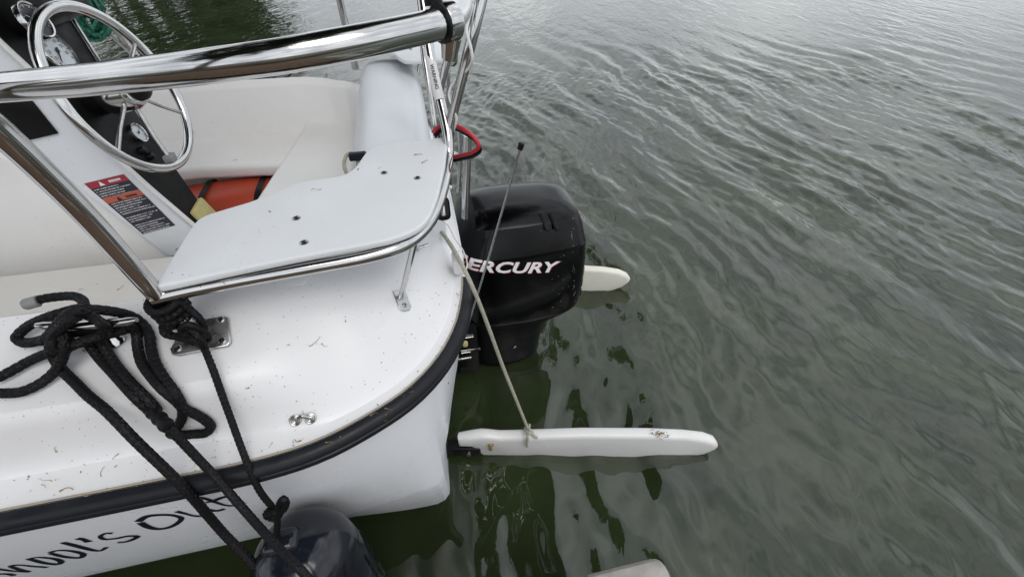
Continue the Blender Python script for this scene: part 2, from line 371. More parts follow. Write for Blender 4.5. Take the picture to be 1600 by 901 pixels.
bf = [(j * 80 + i, j * 80 + i + 1, (j + 1) * 80 + i + 1, (j + 1) * 80 + i) for j in range(79) for i in range(79)]
wobj('lake_bed', bv, bf, 'lake_bed', kind='structure')
# far shore to the left with the woods the water mirrors there
sv = []; sf = []
sh = [(-80, -24), (-34, 0), (-22, 11), (-15.5, 20), (-13.5, 26), (-14, 31)]
for i, (x, y) in enumerate(sh):
    nrm = Vector((-.8, .6, 0))
    for k, (dd, z) in enumerate(((-4, -1.5), (0, .05), (3, .8), (30, 3), (90, 5))): sv.append((x + nrm.x * dd, y + nrm.y * dd, z))
for i in range(len(sh) - 1):
    for k in range(4): a = i * 5 + k; sf.append((a, a + 1, a + 6, a + 5))
wobj('shore', sv, sf, 'soil', kind='structure')
lv = []; lf = []
P = [Vector((*p, 0)) for p in sh[1:]]
for t in range(46):
    i = random.randrange(len(P) - 1); q = P[i].lerp(P[i + 1], random.random()); dd = random.uniform(.8, 6); q = q + Vector((-.8, .6, 0)) * dd
    hgt = random.uniform(6, 10); rad = random.uniform(1.3, 2.2); gz = .4 + dd * .1
    tv, tf = tube([(q.x, q.y, gz - .3), (q.x + .1, q.y, gz + hgt * .4), (q.x, q.y + .1, gz + hgt * .85)], [.22, .16, .05], 6)
    o0 = len(lv); lv += [Vector(p) for p in tv]; lf += [tuple(a + o0 for a in ff) for ff in tf]
    cl_ = [(Vector((random.gauss(0, .5) * rad, random.gauss(0, .5) * rad, hgt * random.uniform(.3, 1))), random.uniform(.5, 1.1)) for _ in range(13)]
    for _ in range(420):
        cc, rr = random.choice(cl_); dvec = Vector((random.gauss(0, 1), random.gauss(0, 1), random.gauss(0, .8))).normalized() * rr * random.uniform(.6, 1.1)
        p = Vector((q.x, q.y, gz)) + cc + dvec; s = random.uniform(.16, .34)
        a = Vector((random.gauss(0, 1), random.gauss(0, 1), random.gauss(0, 1))).normalized(); b_ = a.orthogonal().normalized()
        o0 = len(lv); lv += [p - a * s, p + b_ * s * .6, p + a * s, p - b_ * s * .6]; lf.append((o0, o0 + 1, o0 + 2, o0 + 3))
wobj('far_woods', lv, lf, 'leaf', label='dark green woods along the far shore', cat='woods', kind='stuff', smooth=False)

# bank behind the dock and the oak that hangs over the boat (out of frame, mirrored in the water, source of the litter)
bk = [(-60, -2.9, -.9), (40, -2.9, -.9), (-60, -3.2, .35), (40, -3.2, .35), (-60, -6, .7), (40, -6, .7), (-60, -60, 3), (40, -60, 3)]
wobj('bank', bk, [(0, 1, 3, 2), (2, 3, 5, 4), (4, 5, 7, 6)], 'soil', kind='structure')
random.seed(21)
oak = bpy.data.objects.new('oak_tree', None); col.objects.link(oak); oak.location = (-5.2, -4.6, .5); oak['label'] = 'big oak leaning from the bank over the boat, seen only mirrored in the water'; oak['category'] = 'tree'
def opart(name, vf, m_, smooth=True):
    me_ = newmesh(name, [Vector(p) - Vector((-5.2, -4.6, .5)) for p in vf[0]], vf[1], m_, smooth); o = bpy.data.objects.new(name, me_); col.objects.link(o); o.parent = oak; return o
opart('trunk', tube(spline([(-5.2, -4.6, .3), (-5.1, -4.5, 1.5), (-4.8, -4.2, 3.2), (-4.3, -3.7, 5)], n=24), [.55 - .011 * i + (.25 if i < 2 else 0) for i in range(24)], 16), 'bark')
tips = []
for ex, ey_, ez in ((.2, 5.6, 7.0), (-1.0, 1.5, 7.6), (-3, 5.5, 8), (-.2, 3.2, 6.4), (-6.5, 2.5, 8.2), (-8, -3, 7.5), (-2.2, -2.5, 8.5), (-4.5, -1, 9.5), (-.6, .5, 6.6), (-5, 6, 7.2)):
    P_ = [Vector((-4.4, -3.8, 4.6)), Vector((-4.4, -3.8, 4.6)).lerp(Vector((ex, ey_, ez)), .4) + Vector((0, 0, .5)), Vector((ex, ey_, ez))]
    opart('limb', tube(spline(P_, n=18), [.22 - .0105 * i for i in range(18)], 10), 'bark')
    for t in np.linspace(.3, 1, 8): tips.append(P_[0].lerp(P_[2], t) + Vector((random.gauss(0, .3), random.gauss(0, .3), .4)))
lv = []; lf = []
for k in range(640):
    t_ = random.choice(tips) if k < 430 else Vector((random.uniform(-2.6, .7), random.uniform(.9, 6.2), random.uniform(5.8, 7.6))); c_ = t_ + Vector((random.gauss(0, .9), random.gauss(0, .9), random.gauss(0, .55)))
    if c_.x > .9: c_.x = .9 - random.random() * 1.2
    for _ in range(150):
        p = c_ + Vector((random.gauss(0, .33), random.gauss(0, .33), random.gauss(0, .2))); s = random.uniform(.045, .10)
        if p.x > .95 or (p - c_).length > .62: continue
        a = Vector((random.gauss(0, 1), random.gauss(0, 1), random.gauss(0, .5))).normalized(); b_ = a.cross(Vector((random.gauss(0, .4), random.gauss(0, .4), 1))).normalized()
        o0 = len(lv); lv += [p - a * s, p + b_ * s * .6, p + a * s, p - b_ * s * .6]; lf.append((o0, o0 + 1, o0 + 2, o0 + 3))
opart('crown', (lv, lf), 'leaf', False)
# dock: planks on stringers beside the boat, edge parallel to it
DOCKZ, DOCKY = .43, -1.13
dk = root('dock', (-1.2, -2.2, 0), 'brown plank dock along the near side of the boat', 'dock')
for i in range(31):
    u0 = -4.2 + i * .145 + .004; wv = random.uniform(-.003, .003)
    g = rbox((u0 + .0675, DOCKY - .95 + random.uniform(-.006, .0), DOCKZ - .019 + wv), (.135, 1.9, .038), .004, 1)
    obj('plank', g, 'dock_wood', dk)
for yy in (-.06, -.95, -1.8):
    obj('stringer', rbox((-1.98, DOCKY + yy, DOCKZ - .13), (4.5, .05, .18), .003, 1), 'dock_wood', dk)
for uu in (-3.6, -1.5, .12):
    for yy in (-.14, -1.7):
        obj('pile', tube([(uu, DOCKY + yy, -1.3), (uu, DOCKY + yy, DOCKZ - .04)], .075, 14), 'dock_wood', dk)
# grey vinyl bumper on the dock edge
g = Geo()
pA, pB = az(915, 893, .455), az(1036, 875, .455); L = (pB - pA).length
secs = []
def bsec(u, sc):
    # flat-topped rounded profile across the dock edge
    P_ = [(-.12, -.10), (-.12, -.012), (-.11, .0), (-.03, .002), (-.012, -.004), (-.002, -.018), (0, -.05), (-.004, -.10), (-.02, -.115), (-.10, -.115)]
    return [Vector((u, pA.y + (y + .06) * sc - .06, .457 + (z + .05) * sc - .05)) for y, z in P_]
for t, sc in ((0, .9), (.006, .985), (.02, 1), (L * .6, 1.0), (L - .03, 1), (L - .012, .97), (L - .003, .9), (L + .004, .74), (L + .007, .5)): secs.append(bsec(pA.x + t, sc))
obj('dock_bumper', loft(secs), 'grey_vinyl', label='weathered grey bumper on the dock edge at the bottom of the view', cat='bumper', angle=35)

# ================================================================== BOAT
boat = root('sailboat', (0, 0, 0), 'white sailboat with black rub rail and steel stern rail, stern towards open water', 'sailboat')
plan = [(-6.75, 0), (-6.45, -.24), (-5.6, -.60), (-4.5, -.82), (-3.3, -.90), (-2.0, -.905), (-1.3, -.898), (-.878, -.893), (-.62, -.89), (-.47, -.886), (-.37, -.872), (-.287, -.842), (-.184, -.784), (-.108, -.703), (-.06, -.61), (-.042, -.549), (-.027, -.476), (-.019, -.38), (-.015, -.2), (-.014, 0)]
pl = spline([(a, b, 0) for a, b in plan], step=.028)
nS = len(pl); nin = []
for i in range(nS):
    t = (pl[min(nS - 1, i + 1)] - pl[max(0, i - 1)]).normalized(); nin.append(Vector((-t.y, t.x, 0)))
nin[-1] = Vector((-1, 0, 0)); 
def ss(a, b, x): t = min(1, max(0, (x - a) / (b - a))); return t * t * (3 - 2 * t)
def ring_pt(i, dlt, z, tz=None):
    p = pl[i] + nin[i] * dlt
    if p.y > 0: p.y = 0
    return Vector((p.x, p.y, z))
side_prof = [(-.004, .866), (.02, .868), (.045, .870), (.060, .873), (.066, .882), (.074, .925), (.082, .970), (.087, .990), (.097, 1.002), (.14, 1.015), (.2, 1.04), (.25, 1.062), (.268, 1.068)]
corn_prof = [(-.004, .866), (.012, .868), (.026, .871), (.033, .878), (.044, .892), (.060, .910), (.080, .930), (.104, .952), (.132, .976), (.165, 1.000), (.205, 1.026), (.245, 1.046), (.268, 1.054)]
tran_prof = corn_prof
def both(ringfn):
    """port stations from the bow round the stern, then starboard back to the bow"""
    a = [ringfn(i) for i in range(nS)]
    b = [Vector((p.x, -p.y * 1.13, p.z)) for p in a[-2::-1]]
    return a + b
rings = []
for j in range(len(side_prof)):
    def fn(i, j=j):
        b = ss(-.56, -.26, pl[i].x); d0, z0 = side_prof[j]; d1, z1 = corn_prof[j]
        fw = ss(-2.4, -3.2, pl[i].x)
        return ring_pt(i, d0 * (1 - b) + d1 * b, z0 * (1 - b) + z1 * b)
    rings.append(both(fn))
def in_fn(dl, zz):
    def fn(i):
        b = ss(-.56, -.26, pl[i].x); top = 1.068 * (1 - b) + 1.054 * b
        return ring_pt(i, dl, top + zz if zz > -.1 else max(.40, zz + 1.068))
    return fn
nr = len(rings[0])
dv_, df_ = loft(rings, closed_ring=False)
obj('deck', (dv_, df_), 'gelcoat', boat, angle=28)
DECK = BVHTree.FromPolygons(dv_, df_)
# cockpit coaming, its inner face down to the sole
cs = [k for k in range(nr) if rings[0][k].x > -2.6]
r1 = [rings[-1][k] for k in cs]; top = both(in_fn(.278, -.006)); bot = both(in_fn(.287, -.03)); low = both(in_fn(.30, -.66))
cv, cf = loft([r1, [top[k] for k in cs], [bot[k] for k in cs], [low[k] for k in cs]], closed_ring=False)
obj('coaming', (cv, cf), 'liner', boat, angle=50)
# foredeck and cabin top ahead of the cockpit (out of frame)
fs = [i for i in range(nS) if pl[i].x <= -2.55]
cab = []
for i in fs:
    p = ring_pt(i, .268, 1.068); row = []
    h = .30 * ss(-6.2, -5.0, p.x)
    for t, zz in ((0, 0), (.12, .5), (.2, .9), (.35, 1), (.65, 1.06), (1, 1.1)): row.append(Vector((p.x, p.y * (1 - t), 1.068 + h * zz)))
    cab.append(row + [Vector((q.x, -q.y * 1.13, q.z)) for q in row[-2::-1]])
g = Geo(); g.add(loft(cab, closed_ring=False))
e = cab[-1]; g.add((e + [Vector((e[0].x, e[0].y, .4)), Vector((e[-1].x, e[-1].y, .4))], [tuple(range(len(e))) + (len(e) + 1, len(e))]))
obj('cabin', g, 'gelcoat', boat, angle=35)
# hull
hp = [(.868, 0, 0), (.80, .0, 0), (.66, .25, 0), (.50, .58, 0), (.375, .95, 0), (.36, 1, .0), (.255, 1, .052), (.235, 1, .075), (.09, 1, .25), (-.08, 1, .48), (-.22, 1, .75)]
ia = max(i for i in range(nS) if pl[i].x < -.75); lowp = spline([(pl[ia].x, pl[ia].y + .092, 0), (-.6, -.797, 0), (-.4, -.795, 0), (-.25, -.790, 0), (-.175, -.782, 0), (-.155, -.765, 0), (-.148, -.72, 0), (-.14, -.45, 0), (-.135, 0, 0)], n=nS - ia)
hr = []
for z, fb_, d in hp:
    def fn(i, z=z, fb_=fb_, d=d):
        lp = pl[i] + nin[i] * .092 if i < ia else lowp[i - ia]
        p = pl[i].lerp(lp, fb_); tr_ = ss(-.78, -.6, lp.y) * ss(-.3, -.16, lp.x)
        if i >= ia: nn_ = (Vector((0, 1, 0)) * (1 - tr_) + Vector((-1, .0, 0)) * tr_ * .12)
        else: nn_ = nin[i]
        p = p + nn_ * d
        stn = ss(-.55, -.16, lp.x) * (1 if i >= ia else 0); z2 = z + (.05 * stn if .33 < z < .4 else (-.068 * stn if z < .3 else 0))
        return Vector((p.x, min(0, p.y), z2))
    hr.append(both(fn))
hv, hf = loft(hr, closed_ring=False)
hull = obj('hull', (hv, hf), 'hull_white', boat, angle=13)
HULL = BVHTree.FromPolygons(hv, hf)
def hit(bvh, px, py, lift=0.):
    d = ray(px, py).normalized(); loc_, nn, ii, ds = bvh.ray_cast(CAML, d)
    if loc_ is None: return None
    if nn.dot(d) > 0: nn = -nn
    return loc_ + nn * lift, nn
def hz(bvh, px, py, h):
    """point seen at the pixel, h above the surface there"""
    q = hit(bvh, px, py); return az(px, py, q[0].z + h)
# rub rail, port and starboard
rp = [(-.002, .868), (.012, .866), (.020, .860), (.023, .850), (.020, .844), (.016, .841), (.020, .838), (.022, .830), (.017, .822), (-.002, .819)]
for sgn in (1, -1):
    st = [i for i in range(nS) if pl[i].y < -.43 or pl[i].x < -1]
    sec = [[(lambda p: Vector((p.x, p.y * (sgn if sgn > 0 else -1.13), z)))(pl[i] - nin[i] * o__) for o__, z in rp] for i in st]
    obj('rub_rail', loft(sec), 'rubber', boat, angle=38)
for sgn in (1, -1.13):
    obj('sealant_line', tube([Vector((p.x, p.y * sgn, .8685)) for p in [pl[i] + nin[i] * .0035 for i in range(nS) if (pl[i].y < -.43 or pl[i].x < -1)]], .0022, 6), 'sealant', boat)
# hand lettering on the port side of the hull
sc6 = 1600 / 240
R1 = lambda L_: [(x / sc6, 780 + y / sc6) for x, y in L_]
R2 = lambda L_: [(180 + x / sc6, 740 + y / sc6) for x, y in L_]
strokes = [
 (R1([(-900, 790), (-1000, 780), (-1040, 810), (-960, 850), (-800, 860), (-720, 890), (-780, 925), (-900, 935)]), .008),
 (R1([(150, 785), (90, 770), (-60, 775), (-180, 800), (-140, 840), (-20, 860), (100, 850)]), .009),
 (R1([(-150, 700), (0, 720), (150, 740), (312, 748)]), .008), (R1([(300, 746), (200, 722), (110, 686), (200, 676), (350, 690), (495, 700)]), .0085),
 (R1([(285, 618), (370, 598), (480, 600), (590, 617), (640, 643), (610, 666), (530, 664), (420, 645), (340, 622), (290, 612)]), .010),
 (R1([(510, 545), (600, 525), (700, 525), (800, 540), (870, 567), (850, 595), (770, 600), (650, 585), (560, 562), (520, 552)]), .010),
 (R1([(650, 440), (760, 468), (880, 500), (1000, 527), (1050, 525), (1112, 490)]), .011), (R1([(800, 400), (850, 405), (930, 435)]), .012),
 (R1([(1172, 345), (1100, 347), (1045, 378), (1080, 405), (1200, 400), (1340, 375), (1430, 380), (1370, 415), (1290, 437), (1225, 440)]), .010),
 (R2([(240, 490), (320, 440), (470, 420), (610, 427), (690, 457), (650, 505), (560, 550), (450, 567), (340, 545), (262, 500)]), .0125),
 (R2([(635, 383), (720, 405), (830, 431), (900, 430), (950, 395)]), .009), (R2([(870, 312), (960, 362), (1060, 378), (1140, 358)]), .010),
 (R2([(870, 237), (950, 255), (1050, 290), (1150, 320), (1260, 322), (1350, 293)]), .0085), (R2([(940, 293), (1010, 280), (1090, 248), (1172, 225)]), .010)]
g = Geo()
for pxs, wd in strokes:
    q = spline([(x, y, 0) for x, y in pxs], step=1.2); pts = [hit(HULL, p.x, p.y) for p in q]; pts = [p for p in pts if p]
    # average normal keeps the stroke flat on the side; the brush swells and thins
    if len(pts) < 3: continue
    k_ = len(pts); wds = [wd * (.75 + .35 * abs(math.sin(3.1 * i / k_ + wd * 900))) for i in range(k_)]
    g.add(ribbon(pts, wds, .0012))
obj('hull_lettering', g, 'ink', hull, smooth=False, label="hand painted dark blue hull name ending in 's Out")

# ------------------------------------------------------------------ cockpit: sole, benches, bulkhead
obj('cockpit_sole', rbox((-1.45, .04, .40), (2.3, 1.30, .02), .002, 1), 'liner', boat)
def slab(name, poly, z0, z1, bev, m='liner', seg=4):
    return obj(name, prism([Vector((a, b, z0)) for a, b in poly], Vector((0, 0, z1 - z0)), bev, seg), m, boat, angle=50)
BZ = .86
slab('bench', [(-2.58, -.612), (-2.58, -.17), (-.55, -.17), (-.50, -.30), (-.47, -.612)], .42, BZ, .012, 'nonskid')
fl = [az(x, y, BZ) for x, y in ((140, 284), (215, 272), (300, 262), (380, 258), (440, 256))]
slab('bench', [(-2.58, .695), (-2.58, fl[0].y)] + [(p.x, p.y) for p in fl] + [(-.42, fl[-1].y), (-.42, .695)], BZ - .055, BZ, .018)
a1, a2 = az(475, 203, .885), az(405, 303, .885)
slab('bench', [(a1.x, .69), (a2.x, a2.y), (a2.x - .03, -.14), (-.29, -.14), (-.29, .69)], .43, .89, .02)
slab('corner_deck', [(-.53, -.618), (-.45, -.632), (-.36, -.615), (-.30, -.55), (-.288, -.45), (-.288, -.34), (-.36, -.40), (-.50, -.50)], .87, 1.052, .015, 'gelcoat')
# the rounded white bulkhead between cockpit and motor well
secs = []
for t in np.linspace(0, 1, 17):
    y = .73 - t * 1.05
    e_ = 1 - (1 - min(1, t / .10)) ** 2 if t < .1 else 1.0
    hh = 1.14 - .03 * t - .10 * (1 - e_) ; c0 = -.178; ww = .115
    hgt = hh - .80; P_ = []
    for k in range(19):
        a = math.pi * k / 18; ca, sa = math.cos(a), math.sin(a)
        xx = -ww * (abs(ca) ** .62) * (1 if ca > 0 else -1); zz = hh - .12 + .12 * (sa ** .8)
        P_.append(Vector((c0 + xx + (.012 if ca < 0 else 0), y, zz)))
    P_ = [Vector((c0 - ww - .022, y, .80)), Vector((c0 - ww - .010, y, .92))] + P_ + [Vector((c0 + ww + .012, y, .95)), Vector((c0 + ww + .012, y, .80))]
    secs.append(P_)
obj('bulkhead', loft(secs), 'cushion_white', boat, angle=60)

# ------------------------------------------------------------------ steering console
WC, WN = Vector((-.772, -.077, 1.276)), Vector((.964, -.093, .249)).normalized(); WR = .185
PY = -.135                                            # plane of the port face
pb, pt = ay(292, 347, PY), ay(0, 66, PY)
pd = (pt - pb); pd.y = 0; pd.normalize()              # up the dash
pn = Vector((pd.z, 0, -pd.x)).normalized()            # dash normal, facing aft and up
CONW = min(apl(x, y, pb + pn * .004, pn).y for x, y in ((269, 263), (300, 307), (240, 222))) - PY - .012; print('CONW', CONW)
lo, hi = pb - pd * .12, pt + pd * .10
cp_ = [Vector((lo.x, PY, lo.z)), Vector((hi.x, PY, hi.z)), Vector((hi.x - .30, PY, hi.z + .05)), Vector((hi.x - .34, PY, hi.z - .05))]
cp_ += [ay(x, y, PY) for x, y in ((46, 236), (120, 296), (200, 356), (262, 404))]
con = obj('steering_console', prism(cp_, Vector((0, CONW, 0)), .012, 3), 'cushion_white', boat, angle=40)
base_poly = [Vector((x, PY + .02, z)) for x, z in ((-.70, .43), (-.74, .87), (-1.02, 1.12), (-1.25, 1.30), (-2.3, 1.34), (-2.3, .43))]
obj('console_base', prism(base_poly, Vector((0, max(.06, CONW - .02), 0)), .02, 4), 'liner', boat, angle=40)
DB = pb + pn * .004
def onp(px, py): return apl(px, py, DB, pn)
le = [onp(x, y) for x, y in ((302, 352), (236, 296), (160, 228), (95, 160), (40, 104), (-40, 30))]
re_ = [onp(x, y) for x, y in ((60, -60), (104, 30), (150, 102), (200, 165), (240, 222), (269, 263), (300, 307), (322, 338))]
dash_poly = le + re_
dash = obj('dash_panel', prism(dash_poly, pn * .008, 0), 'dash_black', con, angle=30)
trim = obj('edge_trim', tube(spline([p + pn * .012 for p in (onp(97, 17), onp(122, 56), onp(150, 100))], n=10), .004, 8), 'steel_dull', con)
white_trim = obj('edge_trim', tube([p + pn * .006 + Vector((0, -.006, 0)) for p in le], .006, 8), 'liner', con)
pod_c = onp(30, 10)
Mp = frame_at(pod_c, pn, pd)
obj('instrument_pod', xf(rbox((.03, -.02, .03), (.17, .24, .09), .03, 4), Mp), 'dash_black', con)
def gauge(px, py, r, name='gauge', needle=0.6, nums=(), lift=.008, dark=False, nrm=pn, pos=None):
    c = pos if pos is not None else onp(px, py); M = frame_at(c + nrm * lift, nrm, pd)
    g = Geo(); g.add(lathe([(r * 1.0, 0), (r * 1.0, .008), (r * .96, .012), (r * .88, .011), (r * .86, .007)], M, 36), 0)
    g.add(lathe([(r * .87, .0072), (.0005, .0073)], M, 36), 1)
    for k in range(41):
        a = math.radians(-130 + 260 * k / 40); R0, R1_ = (.66, .82) if k % 5 == 0 else (.74, .82)
        p0 = Vector((math.cos(a) * r * R0, math.sin(a) * r * R0, .0086)); p1 = Vector((math.cos(a) * r * R1_, math.sin(a) * r * R1_, .0086))
        g.add(tube([p0, p1], r * (.011 if k % 5 else .018), 4), 2, M)
    a = needle; g.add(tube([Vector((-math.cos(a) * r * .15, -math.sin(a) * r * .15, .0095)), Vector((math.cos(a) * r * .62, math.sin(a) * r * .62, .0095))], [r * .05, r * .012], 6), 2, M)
    g.add(lathe([(r * .09, .008), (r * .09, .011), (.0004, .0112)], M, 12), 2)
    o = obj(name, g, ['steel', 'ink' if dark else 'dial', 'white_print' if dark else 'ink'], con, angle=30)
    return M
def text_geo(txt, size, shear=0, bold=0, sp=1.0):
    cu = bpy.data.curves.new('t', 'FONT'); cu.body = txt; cu.size = size; cu.shear = shear; cu.offset = bold; cu.align_x = 'CENTER'; cu.align_y = 'CENTER'; cu.space_character = sp
    cu.resolution_u = 3
    ob = bpy.data.objects.new('t', cu); col.objects.link(ob); dg = bpy.context.evaluated_depsgraph_get(); m_ = bpy.data.meshes.new_from_object(ob.evaluated_get(dg))
    v = [q.co.copy() for q in m_.vertices]; f = [tuple(p.vertices) for p in m_.polygons]
    bpy.data.objects.remove(ob); bpy.data.curves.remove(cu); bpy.data.meshes.remove(m_); return v, f
Mg = gauge(80, 84, .048, needle=2.4)
g = Geo()
for k, tx in enumerate(('10', '20', '30', '40', '50', '60', '70', '80')):
    a = math.radians(130 - 260 * (k + .5) / 8); p = Vector((math.cos(a) * .026, math.sin(a) * .026, .0088))
    g.add(text_geo(tx, .0105), 0, Mg @ Matrix.Translation(p) @ Matrix.Rotation(-math.pi / 2, 4, 'Z'))
obj('gauge_numbers', g, 'ink', con, smooth=False)
gauge(208, 211, .026, needle=-1.2)
Mc = gauge(44, 34, .036, needle=1.0, dark=True, pos=apl(45, 36, DB + pn * .068, pn))
for px, py in ((215, 238), (228, 247)):
    M = frame_at(onp(px, py) + pn * .008, pn); obj('switch', lathe([(.010, 0), (.010, .006), (.007, .014), (.0005, .015)], M, 16), 'black_satin', con)
# flat pocket cover and warning sticker on the port face
def onf(px, py, k=0.002): return ay(px, py, PY - k)
obj('pocket_cover', prism([onf(x, y) for x, y in ((-60, 150), (42, 146), (92, 208), (32, 222), (-10, 185))], Vector((0, -.004, 0)), .0015, 2), 'black_satin', con)
sp_ = [onf(x, y, .0012) for x, y in ((131, 287), (193, 272), (274, 352), (223, 366))]
me_g = ([*sp_], [(0, 1, 2, 3)])
st_o = obj('warning_sticker', me_g, 'white_print', con, smooth=False, label='dark warning sticker with red and orange bands')
uv = st_o.data.uv_layers.new(name='UVMap'); 
for li, l in enumerate(st_o.data.loops):
    uv.data[li].uv = ((0, 1), (1, 1), (1, 0), (0, 0))[l.vertex_index]
m = bpy.data.materials.new('sticker_print'); m.use_nodes = True; n = m.node_tree; b = n.nodes['Principled BSDF']; b.inputs['Roughness'].default_value = .4
uvn = n.nodes.new('ShaderNodeUVMap'); sp3 = n.nodes.new('ShaderNodeSeparateXYZ'); n.links.new(uvn.outputs[0], sp3.inputs[0])
def Mth(op, a, b_=None):
    q = n.nodes.new('ShaderNodeMath'); q.operation = op
    for i_, x in enumerate((a, b_)):
        if x is None: continue
        if isinstance(x, (int, float)): q.inputs[i_].default_value = x
        else: n.links.new(x, q.inputs[i_])
    return q.outputs[0]
u_, v_ = sp3.outputs[0], sp3.outputs[1]
rowf = Mth('FRACT', Mth('MULTIPLY', v_, 26)); inrow = Mth('LESS_THAN', Mth('ABSOLUTE', Mth('SUBTRACT', rowf, .5)), .2)
cmb = n.nodes.new('ShaderNodeCombineXYZ'); n.links.new(Mth('MULTIPLY', u_, 46), cmb.inputs[0]); n.links.new(Mth('MULTIPLY', Mth('FLOOR', Mth('MULTIPLY', v_, 26)), 7.3), cmb.inputs[1])
nz = n.nodes.new('ShaderNodeTexNoise'); nz.inputs['Scale'].default_value = 1; nz.inputs['Detail'].default_value = 1; n.links.new(cmb.outputs[0], nz.inputs['Vector'])
txt = Mth('MULTIPLY', inrow, Mth('GREATER_THAN', nz.outputs['Fac'], .44))
cm2 = n.nodes.new('ShaderNodeCombineXYZ'); n.links.new(Mth('MULTIPLY', Mth('FLOOR', Mth('MULTIPLY', v_, 26)), 1.37), cm2.inputs[0])
wn = n.nodes.new('ShaderNodeTexWhiteNoise'); n.links.new(cm2.outputs[0], wn.inputs[0]); lend = Mth('LESS_THAN', u_, Mth('ADD', Mth('MULTIPLY', wn.outputs[0], .5), .55))
gap = Mth('GREATER_THAN', wn.outputs[0], .16)
txt = Mth('MULTIPLY', Mth('MULTIPLY', txt, lend), Mth('MULTIPLY', gap, Mth('GREATER_THAN', u_, .05)))
mxa = n.nodes.new('ShaderNodeMix'); mxa.data_type = 'RGBA'; n.links.new(txt, mxa.inputs[0]); mxa.inputs[6].default_value = (.022, .022, .035, 1); mxa.inputs[7].default_value = (.55, .55, .56, 1)
red = Mth('GREATER_THAN', v_, .895); ora = Mth('MULTIPLY', Mth('GREATER_THAN', v_, .62), Mth('LESS_THAN', v_, .715))
mxb = n.nodes.new('ShaderNodeMix'); mxb.data_type = 'RGBA'; n.links.new(red, mxb.inputs[0]); n.links.new(mxa.outputs[2], mxb.inputs[6]); mxb.inputs[7].default_value = (.32, .03, .045, 1)
mxc = n.nodes.new('ShaderNodeMix'); mxc.data_type = 'RGBA'; n.links.new(ora, mxc.inputs[0]); n.links.new(mxb.outputs[2], mxc.inputs[6]); mxc.inputs[7].default_value = (.46, .105, .06, 1)
n.links.new(mxc.outputs[2], b.inputs['Base Color']); st_o.data.materials[0] = m
def stick(u, v, w_, h_, mt, nm, tri=False):
    e1, e2 = sp_[1] - sp_[0], sp_[3] - sp_[0]; P0 = sp_[0] + e1 * u + e2 * v + Vector((0, -.0008, 0))
    vv = [P0, P0 + e1 * w_, P0 + e1 * w_ + e2 * h_, P0 + e2 * h_] if not tri else [P0 + e1 * w_ / 2, P0 + e1 * w_ + e2 * h_, P0 + e2 * h_]
    return vv, [tuple(range(len(vv)))]
g = Geo(); g.add(stick(.28, .015, .13, .075, 0, '', True), 0); g.add(stick(.30, .30, .13, .07, 0, '', True), 1)
for k in range(6): g.add(stick(.55 + k * .05, .035, .035, .035, 0, ''), 0); g.add(stick(.55 + k * .05, .318, .035, .035, 0, ''), 1)
obj('sticker_symbols', g, ['white_print', 'ink'], con, smooth=False, kind='stuff')

# ------------------------------------------------------------------ steering wheel
wheel = bpy.data.objects.new('steering_wheel', None); col.objects.link(wheel); wheel.parent = boat; wheel['base'] = [0, 0, 0]
Mw = frame_at(WC, WN, Vector((0, 1, 0)))
obj('rim', tube([Mw @ Vector((WR * math.cos(2 * math.pi * k / 72), WR * math.sin(2 * math.pi * k / 72), 0)) for k in range(72)], .0115, 14, closed=True), 'steel', wheel)
hub_back = WC - WN * .075
obj('hub', lathe([(.036, -.05), (.041, -.04), (.042, .012), (.036, .026), (.026, .030)], Mw, 28), 'steel', wheel)
obj('hub_cap', lathe([(.029, .026), (.028, .044), (.022, .054), (.011, .059), (.0005, .060)], Mw, 24), 'black_satin', wheel)
obj('steering_column', lathe([(.05, -.14), (.05, -.10), (.032, -.09), (.032, -.045)], Mw, 24), 'black_satin', wheel)
for px, py in ((184, 238), (289, 178), (272, 257), (212, 64), (70, 118)):
    e_ = apl(px, py, WC, WN); e_ = WC + (e_ - WC).normalized() * (WR - .004); s_ = WC + WN * .004 + (e_ - WC).normalized() * .036
    obj('spoke', tube([s_, s_.lerp(e_, .5) + WN * -.004, e_], .0052, 10), 'steel_dull', wheel)
ec = apl(265, 246, WC, WN); ec2 = WC + (ec - WC).normalized() * (WR - .02)
obj('spoke_clamp', rbox(ec2, (.022, .03, .02), .003, 2), 'grey_plastic', wheel)
# ------------------------------------------------------------------ corner seat boards on the stern rail
SZ = 1.18
top_px = [(239, 447), (262, 411), (285, 375), (299, 353), (308, 343), (322, 335), (350, 326.5), (400, 312), (436, 295), (467, 284), (500, 279), (527, 275.5), (541, 271), (553, 263), (560, 254), (567, 243), (575, 234), (587, 227), (640, 220.5), (690, 214.5), (697, 214), (699.5, 218), (695, 258), (684, 306), (674, 333), (662, 349), (645, 360), (622, 369), (598, 376), (489, 396), (400, 414), (320, 431), (252, 446)]
board_pts = [az(x, y, SZ) for x, y in top_px]
def smooth_poly(P, it=1):
    for _ in range(it):
        Q = []
        for i in range(len(P)): a, b = P[i], P[(i + 1) % len(P)]; Q += [a.lerp(b, .25), a.lerp(b, .75)] if (b - a).length < .12 else [a.lerp(b, .08), a.lerp(b, .92)]
        P = Q
    return P
bp_ = smooth_poly(board_pts, 1)
tube_px = [(238, 466), (300, 452), (400, 433), (489, 417), (580, 399.5), (628, 384), (652, 368), (671, 347), (684, 320), (695, 282), (701, 245)]
